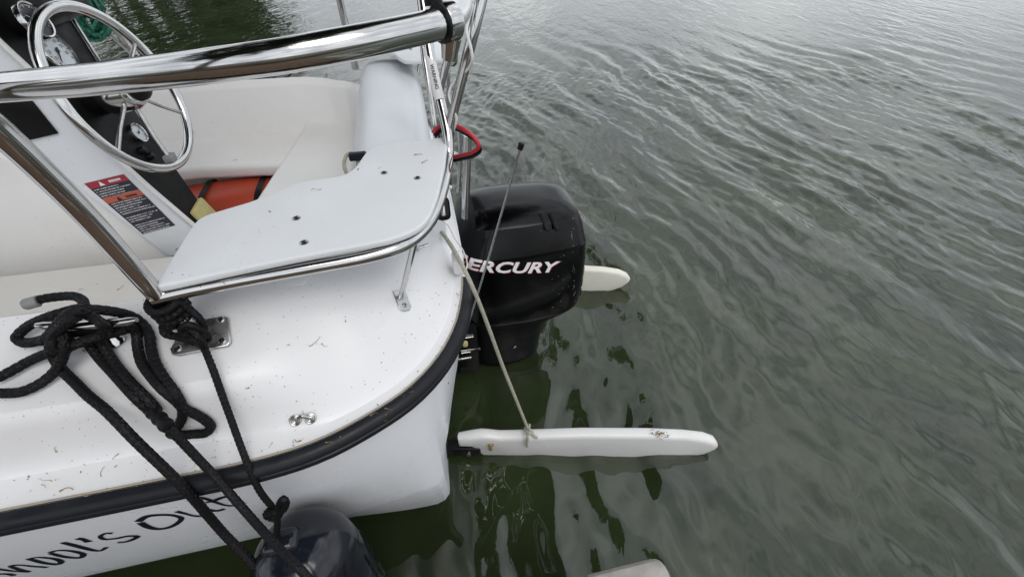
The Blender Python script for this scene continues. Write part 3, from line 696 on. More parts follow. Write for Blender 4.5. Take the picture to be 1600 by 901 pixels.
def corner_seat(mir):
    mv = lambda P: [Vector((p[0] + (.10 if mir < 0 else 0), p[1] * mir + (.13 if mir < 0 else 0), p[2])) for p in P]
    seat = bpy.data.objects.new('corner_seat', None); col.objects.link(seat); seat.parent = boat; seat['base'] = [0, 0, 0]
    v, f = prism([p - Vector((0, 0, .015)) for p in bp_], Vector((0, 0, .015)), .0045, 3)
    obj('seat_board', (mv(v), f), 'board', seat, angle=50)
    tp = [az(x, y, 1.152) for x, y in tube_px]
    tp += [az(700, 214, 1.19), ad(681, 130, 1.10), ad(670, 76, 1.09), ad(661, 10, 1.08), ad(654, -45, 1.07)]
    obj('seat_tube', (lambda t: (mv(t[0]), t[1]))(tube(spline(tp, step=.012), .0127, 14)), 'steel', seat)
    ft = hit(DECK, 627, 466)
    st0, st1 = ft[0], az(648, 379, 1.145)
    obj('strut', (lambda t: (mv(t[0]), t[1]))(tube([st0 + Vector((0, 0, .004)), st1], .0062, 12)), 'steel', seat)
    Mf = frame_at(st0, ft[1], Vector((.6, -1, 0)))
    fp = [Vector(p) for p in ((-.02, -.016, 0), (.024, -.016, 0), (.032, -.008, 0), (.032, .008, 0), (.024, .016, 0), (-.02, .016, 0))]
    v, f = xf(prism(fp, Vector((0, 0, .003)), .0008, 1), Mf); obj('strut_foot', (mv(v), f), 'steel_dull', seat)
    g = screw_head(Mf @ Vector((.018, 0, .003)), ft[1], .006); g.v = mv(g.v); obj('screw', g, ['steel', 'black_satin'], seat)
    for px, py in ((600, 270), (652, 278), (463, 341), (475, 379)):
        c = az(px, py, SZ); g = Geo(); M = Matrix.Translation(c)
        g.add(lathe([(.0078, .0004), (.0078, .0010), (.0064, .0014), (.0052, .0006), (.0005, .0004)], M, 20), 0); g.add(rbox((0, 0, .001), (.008, .0018, .0010), 0), 1, M); g.add(rbox((0, 0, .001), (.0018, .008, .0010), 0), 1, M)
        g.v = mv(g.v); obj('screw', g, ['steel_dull', 'ink'], seat)
    # bolted eye beside the strut
    e0 = hit(DECK, 652, 391)
    v, f = tube([e0[0] + e0[1] * .0, e0[0] + e0[1] * .012, e0[0] + e0[1] * .016 + Vector((.02, .003, 0))], .004, 8); obj('bolt', (mv(v), f), 'steel', seat)
    return seat
s1 = corner_seat(1); s1['label'] = 'white corner seat board nearest the viewer'
s2 = corner_seat(-1); s2['label'] = 'white corner seat board on the far side'
# ------------------------------------------------------------------ stern rail
RZ = 1.547; RR = .0158
leg0 = hit(DECK, 303, 517)[0]
legt = az(243, 458, 1.16)
rail_px = [(0, 137), (70, 131), (150, 124), (250, 113), (350, 100), (450, 86), (560, 66), (640, 49), (690, 37)]
rp_ = [ad(x, y, d_) for (x, y), d_ in zip(rail_px, (.447, .432, .415, .392, .378, .378, .395, .420, .440))]
d0 = (rp_[0] - rp_[2]).normalized()
lf1 = ad(120, 322, .575); lf2 = ad(-45, 170, .44)
legp = [leg0, legt, lf1, lf2, lf2 + Vector((-.006, -.012, .025)), Vector((lf2.x - .03, lf2.y - .05, RZ - .01)), rp_[0] + d0 * .10, rp_[0] + d0 * .05, *rp_]
cpt = az(719, 12, RZ - .002)
legp += [az(706, 30, RZ - .002), cpt, cpt + Vector((.004, .04, 0)), cpt + Vector((-.002, .12, 0)), Vector((cpt.x - .02, -.35, RZ)), Vector((-.06, 0, RZ)), Vector((cpt.x - .02, .35, RZ)), Vector((cpt.x + .01, .60, RZ))]
sl0 = az(556, 108, 1.06)
legp += [Vector((cpt.x - .09, sl0.y - .03, RZ)), Vector((sl0.x + .02, sl0.y, RZ - .05)), Vector((sl0.x, sl0.y, 1.40)), sl0]
rail = bpy.data.objects.new('stern_rail', None); col.objects.link(rail); rail.parent = boat; rail['base'] = [0, 0, 0]
obj('rail_tube', tube(spline(legp, step=.01), .0140, 20), 'steel', rail)
# triangular foot
Mb = frame_at(hit(DECK, 316, 527)[0], hit(DECK, 316, 527)[1])
def onb(px, py): return apl(px, py, Mb.translation, Mb.to_3x3() @ Vector((0, 0, 1)))
bn = Mb.to_3x3() @ Vector((0, 0, 1))
fp = [onb(x, y) for x, y in ((352, 494), (359, 497), (363, 536), (358, 542), (282, 557), (271, 555), (268, 547), (291, 507), (300, 503))]
foot = obj('rail_foot', prism(fp, bn * .007, .003, 3), 'steel_dull', rail)
axis = (legt - leg0).normalized()
obj('foot_socket', tube([leg0 - axis * .01, leg0 + axis * .002, leg0 + axis * .035, leg0 + axis * .037], [.024, .0195, .0175, .0155], 20), 'steel_dull', rail)
obj('collar', tube([leg0 + axis * .045, leg0 + axis * .053], .021, 20), 'steel', rail)
for a, b_ in ((348, 501), (350, 534), (281, 546)):
    obj('screw', screw_head(onb(a, b_) + bn * .0068, bn, .0065), ['steel', 'ink'], rail)
# clamp with black gasket near the rail corner
ctan = (rp_[-1] - rp_[-2]).normalized(); cm = rp_[-1].copy()
obj('rail_clamp', tube([cm, cm + ctan * .003, cm + ctan * .014, cm + ctan * .016], [.0172, .0182, .0182, .0165], 20), 'steel', rail)
obj('gasket', tube([cm - ctan * .0025, cm - ctan * .0002], .0178, 20), 'rubber', rail)
obj('clamp_lug', tube([cm + ctan * .014 + Vector((-.002, .002, -.014)), cm + ctan * .014 + Vector((-.006, .006, -.036))], [.011, .008], 12), 'steel', rail)
obj('clamp_post', tube([cm + Vector((-.005, .01, .014)), cm + Vector((-.012, .02, .10))], .009, 12), 'black_satin', rail)
# ------------------------------------------------------------------ boarding ladder and rail struts at the transom
lad = bpy.data.objects.new('boarding_ladder', None); col.objects.link(lad); lad.parent = boat; lad['base'] = [0, 0, 0]
def tb(name, pts, r, m_='steel', par=lad, seg=12, step=.015): return obj(name, tube(spline(pts, step=step), r, seg), m_, par)
tb('ladder_rail', [ad(758, -25, .92), ad(737, 62, .96), ad(719, 132, 1.03), ad(704, 195, 1.10), ad(700, 235, 1.17), ad(699, 290, 1.3)], .0128)
tb('ladder_rail', [ad(712, 40, 1.14), ad(699, 95, 1.18), ad(687, 142, 1.22), ad(683, 175, 1.26)], .0105)
tb('ladder_rail', [ad(657, 20, 1.16), ad(660, 70, 1.17), ad(668, 125, 1.18), ad(677, 182, 1.2), ad(684, 240, 1.25)], .0075)
tb('ladder_rail', [ad(731, 212, 1.28), ad(730, 250, 1.33), ad(728, 300, 1.40), ad(727, 340, 1.46)], .0125)
tb('ladder_rail', [ad(718, 206, 1.30), ad(719, 250, 1.35), ad(716, 300, 1.42)], .006, 'steel_dull')
tb('ladder_rail', [ad(703, 60, 1.2), ad(701, 110, 1.22), ad(700, 140, 1.25), ad(697, 172, 1.28)], .005, 'steel_dull')
tb('ladder_step', [ad(692, 288, 1.20), ad(704, 293, 1.22)], .006, 'white_plastic')
tb('ladder_step', [ad(688, 240, 1.24), ad(712, 243, 1.33)], .011, 'white_plastic')
# WARNING label on the seat tube
lab0, lab1 = ad(671, 86, 1.083), ad(686, 150, 1.088)
tdir = (lab1 - lab0).normalized(); vdir = -(ray(678, 118).normalized()); vn = (vdir - tdir * vdir.dot(tdir)).normalized()
ctr = az(681, 118, 1.305); ctr = ad(677.5, 116, 1.084)
Ml = frame_at(ctr + vn * .001, vn, tdir)
g = Geo(); seg_l = 8
ax0 = ad(676, 108, 1.096)
lv_ = []; 
for s_ in (-.062, .066):
    for k in range(seg_l + 1):
        a = -1.15 + 2.3 * k / seg_l; side_ = tdir.cross(vn)
        lv_.append(ad(677.6, 116, 1.096) + tdir * s_ + vn * (.0133 * math.cos(a)) + side_ * (.0133 * math.sin(a)))
obj('warning_label', (lv_, [(k, k + 1, k + seg_l + 2, k + seg_l + 1) for k in range(seg_l)]), 'white_plastic', s1)
Mt_ = frame_at(ad(679.5, 124, 1.096) + vn * .0140, vn, tdir)
obj('label_text', xf(text_geo('WARNING', .0125, bold=.0002), Mt_), 'ink', s1, smooth=False)
# block at the stern corner, small bolts under it
p = ay(719, 408, -.44)
obj('corner_block', rbox(p + Vector((-.006, .01, -.012)), (.028, .05, .05), .008, 3), 'white_plastic', boat)
for px, py in ((736, 524), (747, 545), (733, 559)):
    q = ay(px, py, -.33); obj('transom_bolt', tube([q + Vector((-.06, 0, 0)), q + Vector((.008, 0, 0))], .006, 8), 'steel', boat)
obj('yellow_tab', rbox(ay(727, 537, -.36), (.018, .012, .024), .005, 2), 'yellow_block', boat)
# ------------------------------------------------------------------ cleat, fairlead
cl0, cl1 = hz(DECK, 60, 512, .048), hz(DECK, 217, 503, .048)
cleat = bpy.data.objects.new('mooring_cleat', None); col.objects.link(cleat); cleat.parent = boat; cleat['base'] = [0, 0, 0]
cpth = [cl0.lerp(cl1, t) + Vector((0, 0, .006 * (abs(t - .5) * 2) ** 2)) for t in np.linspace(0, 1, 15)]
obj('horn', tube(cpth, [.004] + [.0062 + .003 * (1 - abs(t - .5) * 2) for t in np.linspace(0, 1, 15)][1:-1] + [.004], 12), 'steel', cleat)
for px, py in ((112, 532), (178, 531)):
    b0 = hit(DECK, px, py)
    obj('cleat_post', tube([b0[0], b0[0] + Vector((0, 0, .006)), b0[0] + Vector((0, 0, .02)), b0[0] + Vector((0, 0, .05))], [.022, .02, .010, .008], 14), 'steel', cleat)
fl_ = bpy.data.objects.new('deck_fairlead', None); col.objects.link(fl_); fl_.parent = boat; fl_['base'] = [0, 0, 0]
for px, py in ((462, 655.5), (485, 652.5)):
    b0 = hit(DECK, px, py); M = frame_at(*b0)
    for rr in (.0095, .0062, .003): obj('ring', tube([M @ Vector((rr * math.cos(a), rr * math.sin(a), .003)) for a in np.linspace(0, 2 * math.pi, 24)[:-1]], .0018, 8, closed=True), 'steel_dull', fl_)
fa, fb = hit(DECK, 463, 655, .002)[0], hit(DECK, 484, 652, .002)[0]
obj('bridge', tube(spline([fa, fa.lerp(fb, .5) + Vector((0, 0, .009)), fb], n=10), .0035, 8), 'steel_dull', fl_)
# ------------------------------------------------------------------ rudders
def rudder(piv_w, L, m_, lab):
    r_ = bpy.data.objects.new('rudder', None); col.objects.link(r_); r_.parent = boat; r_['base'] = [0, 0, 0]; r_['label'] = lab
    Mr = BMI @ Matrix.Translation(piv_w)
    s = L / .985
    out_ = [(-.02, .106), (.03, .124), (.07, .134), (.10, .130), (.14, .122), (.2, .124), (.45, .139), (.7, .137), (.84, .126), (.92, .110), (.965, .086), (.985, .058), (.98, .035), (.95, .0), (.88, -.035), (.7, -.065), (.45, -.075), (.27, -.07), (.215, -.05), (.19, -.018), (.15, -.012), (.07, -.01), (.045, .03), (.03, .055), (-.02, .06)]
    # airfoil section: shrink towards both faces
    rings_ = []
    cx, cz = .5, .045
    for yy, k in ((-.0235, .45), (-.0215, .68), (-.018, .84), (-.013, .93), (-.007, .98), (0, 1), (.007, .98), (.013, .93), (.018, .84), (.0215, .68), (.0235, .45)):
        q = []
        for i, (x, z) in enumerate(out_):
            a = Vector(out_[i - 1]); b = Vector(out_[(i + 1) % len(out_)]); t = (b - a).normalized(); ins = (1 - k) * .036
            q.append(Mr @ Vector(((x + t.y * ins) * s, yy, z - t.x * ins)))
        rings_.append(q)
    obj('blade', loft(rings_), m_, r_, angle=60)
    obj('bracket', xf(rbox((.0, -.006, .035), (.13, .05, .045), .008, 2), Mr), 'black_satin', r_)
    obj('pivot_bolt', xf(tube([(.02, -.04, .035), (.02, .03, .035)], .009, 10), Mr), 'steel', r_)
    g = Geo(); g.add(rbox((.105, -.026, .084), (.020, .010, .014), .003, 1)); g.add(tube([(.105, -.031, .094), (.105, -.031, .054)], .004, 8)); g.add(rbox((.105, -.026, .054), (.016, .009, .012), .003, 1))
    obj('hinge_pin', xf((g.v, g.f), Mr), 'litter', r_)
    return Mr
MR1 = rudder(Vector((-.185, .885, 0)), .975, 'white_rudder', 'white rudder blade nearest the viewer, floating level')
MR2 = rudder(Vector((-.36, 1.845, .01)), 1.0, 'cream_rudder', 'cream rudder blade sticking out behind the motor')

# ================================================================== OUTBOARD MOTOR
mot = root('outboard_motor', (.22, 0, 0), 'black outboard motor with white lettering hung on the stern', 'outboard motor')
def sec(z, uf, ub, hw, n_=3.2, nn=44):
    c_ = (uf + ub) / 2; h_ = (ub - uf) / 2; P_ = []
    for k in range(nn):
        a = 2 * math.pi * k / nn; ca, sa = math.cos(a), math.sin(a)
        x = h_ * abs(ca) ** (2 / n_) * (1 if ca >= 0 else -1); y = hw * abs(sa) ** (2 / n_) * (1 if sa >= 0 else -1)
        P_.append(Vector((c_ + x, y * (1 - .10 * max(0, x / h_)), z)))
    return P_
lower = [(-.55, .08, .20, .02, 2), (-.2, .05, .24, .045, 2.2), (-.06, .03, .26, .06, 2.4), (-.02, .03, .29, .08, 2.6), (.02, .03, .312, .098, 2.8), (.04, .02, .318, .104, 3), (.044, .02, .324, .110, 3), (.10, .015, .326, .112, 3.2), (.16, .01, .331, .117, 3.2), (.22, .005, .346, .125, 3.3), (.265, .0, .366, .137, 3.4), (.30, -.002, .395, .150, 3.5), (.33, -.004, .43, .166, 3.7), (.352, -.005, .448, .180, 4.0), (.372, -.005, .454, .184, 4.2)]
upper = [(0.372, -0.004, 0.452, 0.182, 4.6), (0.378, -0.008, 0.46, 0.188, 5), (0.4, -0.01, 0.465, 0.191, 5.4), (0.5, -0.012, 0.47, 0.193, 5.6), (0.6156, -0.012, 0.469, 0.19, 5.6), (0.6879, -0.01, 0.463, 0.184, 5.6), (0.6947, -0.009, 0.46, 0.181, 5.5), (0.7554, 0.006, 0.446, 0.163, 5.0), (0.792, 0.022, 0.428, 0.146, 4.6), (0.8113, 0.045, 0.4, 0.12, 4.2), (0.8199, 0.075, 0.362, 0.086, 3.6), (0.8238, 0.12, 0.312, 0.045, 3)]
obj('midsection', loft([sec(*s_) for s_ in lower]), 'black_satin', mot, angle=45)
uv_, uf_ = loft([sec(*s_) for s_ in upper])
cowl = obj('cowl', (uv_, uf_), 'black_gloss', mot, angle=24)
COWL = BVHTree.FromPolygons(uv_, uf_)
def side_proj(x, z, lift=.0012):
    q = COWL.ray_cast(Vector((x, -1, z)), Vector((0, 1, 0)))
    return (q[0] + Vector((0, -lift, 0))) if q[0] is not None else Vector((x, -.19, z))
tv, tf = text_geo('MERCURY', 1.0, shear=.32, bold=.03, sp=1.02)
x0, x1 = min(p.x for p in tv), max(p.x for p in tv); y0, y1 = min(p.y for p in tv), max(p.y for p in tv)
A_, B_ = ay(699, 427, -.191), ay(876, 427, -.191); Hh = ay(790, 411, -.191).z - ay(790, 427.5, -.191).z
for nm, mt, off, lift in (('lettering_shadow', 'red_print', (.0022, -.003), .0010), ('lettering', 'white_print', (0, 0), .0018)):
    bm = bmesh.new(); vs = [bm.verts.new((p.x, p.y, 0)) for p in tv]
    for q in tf:
        try: bm.faces.new([vs[i] for i in q])
        except ValueError: pass
    bmesh.ops.triangulate(bm, faces=bm.faces[:]); bmesh.ops.subdivide_edges(bm, edges=[e for e in bm.edges if e.calc_length() > .25], cuts=2)
    v, f = bm_out(bm)
    P_ = [side_proj(A_.x + (p.x - x0) / (x1 - x0) * (B_.x - A_.x) + off[0], A_.z + (p.x - x0) / (x1 - x0) * (B_.z - A_.z) + (p.y - y0) / (y1 - y0) * Hh + off[1], lift) for p in v]
    obj(nm, (P_, f), mt, cowl, smooth=False)
# air slots, rear latch, badge remains, bolts, clamp bracket
def cproj(px, py, lift=0): 
    q = hit(COWL, px, py); return (q[0] + q[1] * lift, q[1]) if q else (ay(px, py, -.19), Vector((0, -1, 0)))
for px in (848, 862):
    c_, nn_ = cproj(px + 4, 346); dn_ = cproj(px + 8, 358)[0] - cproj(px, 334)[0]; Ms = frame_at(c_ + nn_ * .0005, nn_, dn_)
    obj('air_slot', xf(rbox((0, 0, 0), (dn_.length * 1.25, .0115, .006), .002, 1), Ms), 'dash_black', mot)
    obj('slot_lip', xf(rbox((0, -.0085, .001), (dn_.length * 1.25, .004, .008), .0015, 1), Ms), 'black_gloss', mot)
obj('seam', tube([p + Vector((0, 0, 0)) for p in sec(.374, -.008, .459, .187, 4.2, 60)], .0035, 6, closed=True), 'black_satin', mot)
g = Geo()
for zz, hh in ((.50, .05), (.44, .05), (.385, .045)): g.add(rbox((.470, -.02, zz), (.03, .13, hh), .008, 2))
obj('rear_latch', g, 'black_satin', mot)
g = Geo()
q0 = ay(822, 497, -.158)
random.seed(3)
for k in range(9): g.add(rbox(q0 + Vector((random.uniform(-.028, .03), .002, random.uniform(-.007, .007))), (random.uniform(.006, .018), .004, random.uniform(.003, .009)), 0, M=Matrix.Rotation(random.uniform(-.4, .4), 4, 'Y')))
obj('badge_remains', g, 'steel_dull', mot, smooth=False)
g = Geo()
for k in range(46):
    t_ = random.random(); px, py = 893 + 5 * t_ + random.gauss(0, 1.2), 335 + 140 * t_
    if k % 3 == 0: px, py = random.gauss(868, 12), random.gauss(440, 22)
    q = hit(COWL, px, py)
    if q: g.add(rbox((0, 0, 0), (random.uniform(.001, .006), random.uniform(.0006, .0014), .0006), 0, M=Matrix.Rotation(random.gauss(1.2, .5), 4, 'Z')), 0, frame_at(q[0] + q[1] * .0003, q[1], Vector((0, 0, 1))))
obj('paint_chips', g, 'grey_vinyl', mot, smooth=False, kind='stuff')
for px, py, yy in ((800, 533, -.108), (803, 540, -.108)):
    q = ay(px, py, yy); obj('bolt', tube([q + Vector((0, .02, 0)), q + Vector((0, -.006, 0))], .009, 10), 'steel', mot)
obj('zinc_strip', tube([ay(766, 486, -.150), ay(770, 510, -.135)], .005, 8), 'white_plastic', mot)
g = Geo(); g.add(rbox((-.05, 0, .28), (.12, .26, .36), .02, 3)); g.add(rbox((-.02, -.135, .22), (.10, .03, .30), .01, 2)); g.add(rbox((-.02, .135, .22), (.10, .03, .30), .01, 2))
for zz in (.12, .2, .28): g.add(tube([(-.04, -.17, zz), (-.04, .17, zz)], .016, 12))
obj('clamp_bracket', g, 'black_satin', mot)
obj('cavitation_plate', rbox((.17, 0, -.10), (.34, .18, .012), .004, 2), 'black_satin', mot)
# ================================================================== LOOSE THINGS
ALL = BVHTree.FromPolygons(ALLV, ALLF)
z5 = 3.605
Z5 = lambda L_: [(x / z5, 430 + y / z5) for x, y in L_]
DL = BVHTree.FromPolygons(*(lambda a, b: (a[0] + b[0], list(a[1]) + [tuple(i + len(a[0]) for i in q) for q in b[1]]))((dv_, df_), (hv, hf)))
def rope(pts, r, step=.0022, seg=18, nb=3): return tube(spline(pts, step=step), r, seg, braid=.42, nb=nb, pitch=r * 3.0)
def lay(pxh): return [hz(DECK, x, y, h) if hit(DECK, x, y) else az(x, y, 1.06 + h) for x, y, h in pxh]
def Zh(L_): return [(x / z5, 430 + y / z5, h) for x, y, h in L_]
RL = .0078
line1 = root('dock_line', lay([(110, 530, 0)])[0], 'thick black braided dock line heaped on the deck cleat', 'rope')
heap = [
 [(135, 165, .012), (230, 135, .012), (330, 120, .012), (420, 118, .014), (468, 145, .016), (455, 182, .022), (400, 195, .032), (330, 215, .034), (230, 250, .028), (140, 300, .016), (95, 350, .012), (130, 378, .012), (230, 365, .022), (310, 320, .045), (400, 250, .066), (450, 195, .064), (560, 195, .056), (680, 212, .04), (760, 240, .024), (812, 285, .014), (842, 340, .012), (850, 400, .012), (870, 480, .012), (920, 570, .012), (985, 660, .012), (1022, 730, .012), (1028, 790, .012), (1000, 850, .012), (960, 888, .012), (1010, 898, .02), (1090, 893, .012), (1160, 885, .012), (1187, 850, .012), (1150, 810, .012), (1090, 775, .012), (1040, 750, .013), (985, 700, .012), (915, 640, .012), (845, 560, .012), (798, 490, .012), (775, 400, .012), (765, 320, .018), (720, 285, .03), (600, 300, .03), (470, 315, .03), (380, 330, .03)],
 [(240, 375, .03), (290, 320, .05), (350, 250, .07), (420, 205, .08), (500, 225, .066), (570, 270, .062), (600, 320, .04), (520, 350, .026), (430, 385, .03), (340, 425, .04), (290, 400, .05), (300, 340, .056), (380, 260, .076), (440, 230, .078)],
 [(-40, 590, .012), (60, 540, .012), (150, 490, .012), (250, 445, .02), (330, 420, .032), (430, 385, .04), (540, 350, .034), (640, 325, .03), (720, 300, .03)],
 [(-40, 662, .012), (40, 663, .012), (120, 655, .012), (220, 612, .012), (300, 550, .014), (345, 480, .03), (362, 400, .045), (345, 330, .052), (300, 330, .045)],
]
for k, h_ in enumerate(heap): obj('strand', rope(lay(Zh(h_)), RL), 'rope_black', line1)
tipv = lay(Zh([(132, 168, .012), (165, 158, .0125), (215, 145, .0125)]))
obj('whipped_end', tube(spline(tipv, n=14), [.0085] * 2 + [.0108] * 12, 14), 'grey_plastic', line1)
l1 = lay(Zh([(300, 330, .05), (285, 400, .04), (300, 450, .022), (340, 520, .014), (420, 600, .012), (500, 680, .012)]))
railp = az(283, 757, .880)
l1b = [az(212, 688, .965), railp, ad(345, 828, .86), ad(410, 901, .90), Vector((-.52, -1.05, .52)), Vector((-.49, -1.18, .46)), Vector((-.47, -1.25, .45))]
obj('strand', rope(l1 + [az(165, 640, 1.008)] + l1b, RL), 'rope_black', line1)
line2 = root('dock_line', lay([(160, 540, 0)])[0], 'black spliced dock line doubled from the cleat, passing over the fender', 'rope')
obj('strand', rope(lay(Zh([(480, 360, .03), (505, 395, .018), (560, 465, .012), (660, 575, .012), (760, 685, .012), (850, 770, .014)])), .0076), 'rope_black', line2)
obj('strand', rope(lay(Zh([(560, 350, .03), (580, 390, .018), (640, 485, .012), (740, 605, .012), (840, 705, .012), (890, 765, .016)])), .0076), 'rope_black', line2)
sp0, sp1 = hz(DECK, 238, 642, .016), az(264, 668, .985)
obj('splice', tube(spline([sp0, sp0.lerp(sp1, .5), sp1], n=20), [.0108 + .0012 * math.sin(i * .9) for i in range(20)], 16), 'rope_black', line2)
l2 = [sp1, az(300, 706, .93), az(336, 744, .882), ad(385, 800, .785), ad(432, 852, .765), ad(480, 901, .75), Vector((-.30, -1.20, .47)), Vector((-.27, -1.27, .45))]
obj('strand', rope(l2, .0068), 'rope_black', line2)
# dock horn cleat the lines run to (below the frame)
dc = root('dock_cleat', (-.38, -1.27, DOCKZ), 'galvanised horn cleat on the dock taking the black lines', 'cleat')
obj('horn', tube(spline([Vector((-.52, -1.27, .475)), Vector((-.38, -1.27, .468)), Vector((-.24, -1.27, .475))], n=12), .011, 10), 'steel_dull', dc)
for uu in (-.43, -.33): obj('cleat_post', tube([Vector((uu, -1.27, DOCKZ)), Vector((uu, -1.27, .468))], .012, 10), 'steel_dull', dc)
# fender and its rope
FC = ay(443, 848, -.965); FR = .110; FT = FC.z - .012
fen = root('fender', (FC.x, FC.y, FT - .62), 'black cylindrical fender hanging between the hull and the dock', 'fender')
prof = [(.0006, FT - .585), (.05, FT - .58), (.09, FT - .55), (.104, FT - .50), (FR, FT - .45), (FR, FT - .30), (FR, FT - .125), (FR - .004, FT - .115), (FR - .002, FT - .10), (.106, FT - .085), (.098, FT - .058), (.083, FT - .032), (.066, FT - .014), (.04, FT - .004), (.0006, FT)]
Mfen = Matrix.Translation((FC.x + .012, FC.y, 0))
obj('body', lathe([(r_, z_) for r_, z_ in prof], Mfen, 48), 'fender', fen, angle=50)
for a in np.linspace(0, 2 * math.pi, 13)[:-1]:
    c_ = Vector((math.cos(a), math.sin(a), 0)); b0 = Vector((FC.x + .012, FC.y, 0))
    obj('rib', tube([b0 + c_ * (FR - .001) + Vector((0, 0, FT - .14)), b0 + c_ * (FR + .001) + Vector((0, 0, FT - .3)), b0 + c_ * (FR - .001) + Vector((0, 0, FT - .44))], .005, 6), 'fender', fen)
ey = Vector((FC.x - .012, FC.y + .01, FT - .004))
v, f = rbox((0, 0, 0), (.088, .045, .036), .012, 3)
obj('eye', ([Vector((q.x * (1 - .35 * (q.z + .018) / .036), q.y, q.z)) + ey for q in v], f), 'fender', fen)
vq = Vector((FC.x + .066, FC.y - .022, FT - .022)); obj('valve', screw_head(vq, Vector((.45, -.35, .9)), .0095, .004), ['white_plastic', 'ink'], fen)
fr_ = root('fender_rope', tuple(leg0), 'thin black rope knotted round the rail leg and tied to the fender', 'rope')
RF = .0060
ax = (legt - leg0).normalized(); e1 = ax.orthogonal().normalized(); e2 = ax.cross(e1)
wr = []
for k in range(58):
    a = k / 58 * 2 * math.pi * 3.1; s_ = .062 + .052 * (k / 58) ; wr.append(leg0 + ax * s_ + (e1 * math.cos(a) + e2 * math.sin(a)) * (.0235))
obj('strand', rope(wr, RF, seg=12), 'rope_black', fr_)
kn = [leg0 + ax * .114 + Vector((.02, .0, 0)), hz(DECK, 300, 486, .06), hz(DECK, 313, 500, .05), hz(DECK, 318, 518, .035), hz(DECK, 300, 524, .04), hz(DECK, 284, 516, .05), hz(DECK, 292, 507, .06), hz(DECK, 312, 514, .05), hz(DECK, 325, 530, .026), hz(DECK, 310, 536, .03), hz(DECK, 292, 528, .036), hz(DECK, 300, 515, .05), hz(DECK, 312, 528, .045), hz(DECK, 319, 545, .02)]
obj('knot', rope(kn, RF, seg=12), 'rope_black', fr_)
kn2 = [hz(DECK, 268, 512, .05), hz(DECK, 256, 505, .04), hz(DECK, 258, 520, .03), hz(DECK, 280, 526, .03), hz(DECK, 306, 530, .04), hz(DECK, 322, 522, .04)]
obj('knot', rope(kn2, RF * 1.15, seg=12), 'rope_black', fr_)
dn = [hz(DECK, 318, 540, .022), az(331, 572, 1.03), az(346, 614, .985), az(361, 655, .94), az(376, 696, .897), az(388, 727, .872)]
kk = ay(428, 795, -.935); dn += [ay(405, 765, -.918), kk]
obj('strand', rope(dn, RF, seg=12), 'rope_black', fr_)
obj('strand', rope([kk, ay(433, 812, -.945), ey + Vector((0, 0, .02)), ey + Vector((.004, -.012, .0))], RF, seg=12), 'rope_black', fr_)
rk = RF * 1.05
kl = [kk + Vector((-.004, -.004, .01)), kk + Vector((-.014, -.006, -.004)), kk + Vector((.0, -.012, -.014)), kk + Vector((.013, -.008, 0)), kk + Vector((.004, -.012, .012)), kk + Vector((-.01, -.012, .002)), kk + Vector((.004, -.01, -.006)), ay(437, 786, -.945), ay(443, 779, -.95), ay(447, 785, -.95), ay(443, 796, -.95)]
obj('knot', rope(kl, rk, seg=12), 'rope_black', fr_)
# cream cord from the stern deck to the near rudder
rt = MR1 @ Vector((.245, 0, .15))
c0 = hz(DECK, 680, 352, .012)
cd = root('rudder_cord', tuple(rt), 'cream cord stretched from the stern deck down to the near rudder', 'cord')
obj('strand', tube(spline([c0 + Vector((-.03, .03, .01)), c0, az(727, 424, .93), rt.lerp(az(727, 424, .93), .45) + Vector((0, 0, -.004)), rt], step=.004), .0055, 10, braid=.12, nb=3, pitch=.02), 'rope_cream', cd)
obj('knot', rope([rt + Vector((.0, -.0, .01)), rt + Vector((.012, -.014, .0)), rt + Vector((-.002, -.02, .012)), rt + Vector((-.012, .0, .006)), rt + Vector((.008, .016, .004)), rt + Vector((.0, -.004, .016))], .0052, seg=10), 'rope_cream', cd)
obj('tail', rope([rt, rt + Vector((-.008, -.028, .004)), rt + Vector((-.012, -.034, -.03)), rt + Vector((-.012, -.036, -.055))], .0048, seg=10), 'rope_cream', cd)
obj('tail', rope([rt, rt + Vector((.012, -.026, .002)), rt + Vector((.026, -.032, -.014))], .0048, seg=10), 'rope_cream', cd)
# thin grey rod with a black tip
r0, r1_ = ay(813, 231, -.30), ay(729, 516, -.30)
rod = root('tiller_rod', tuple(r1_), 'thin grey rod with black tip standing beside the motor', 'rod')
obj('shaft', tube(spline([r0, r0.lerp(r1_, .5) + Vector((.004, 0, .006)), r1_], n=20), .0035, 8), 'steel_dull', rod)
rd = (r0 - r1_).normalized(); obj('tip', tube([r0 - rd * .004, r0 + rd * .012, r0 + rd * .014], [.0075, .0085, .006], 12), 'black_satin', rod)
# wires
ca = [ad(676, 208, 1.17), ad(688, 197, 1.17), ad(703, 194, 1.15), ad(725, 203, 1.13), ad(741, 215, 1.13), ad(748, 229, 1.14), ad(738, 238, 1.16), ad(720, 243, 1.19), ad(702, 247, 1.22)]
obj('red_cable', tube(spline(ca, step=.006), .0055, 10), 'red', label='red battery cable looping out behind the corner seat', cat='cable')
cb = [p + Vector((.004, .006, -.012)) for p in ca]
obj('black_cable', tube(spline(cb, step=.006), .0055, 10), 'black_satin', label='black battery cable under the red one behind the seat', cat='cable')
wc = [ad(740, 8, .93), ad(732, 32, .935), ad(729, 48, .935), ad(735, 72, .945), ad(738, 92, .96), ad(733, 106, .985), ad(716, 122, 1.02), ad(705, 136, 1.04), ad(702, 150, 1.05), ad(708, 168, 1.06), ad(713, 186, 1.08), ad(708, 205, 1.11)]
obj('white_cable', tube(spline(wc, step=.006), .0034, 8), 'white_plastic', label='white cable winding round the steel ladder rail', cat='cable')
wt = [ad(690, 345, 1.1), ad(700, 352, 1.12), ad(712, 375, 1.16), ad(724, 392, 1.2), ad(730, 412, 1.22), ad(727, 428, 1.22)]
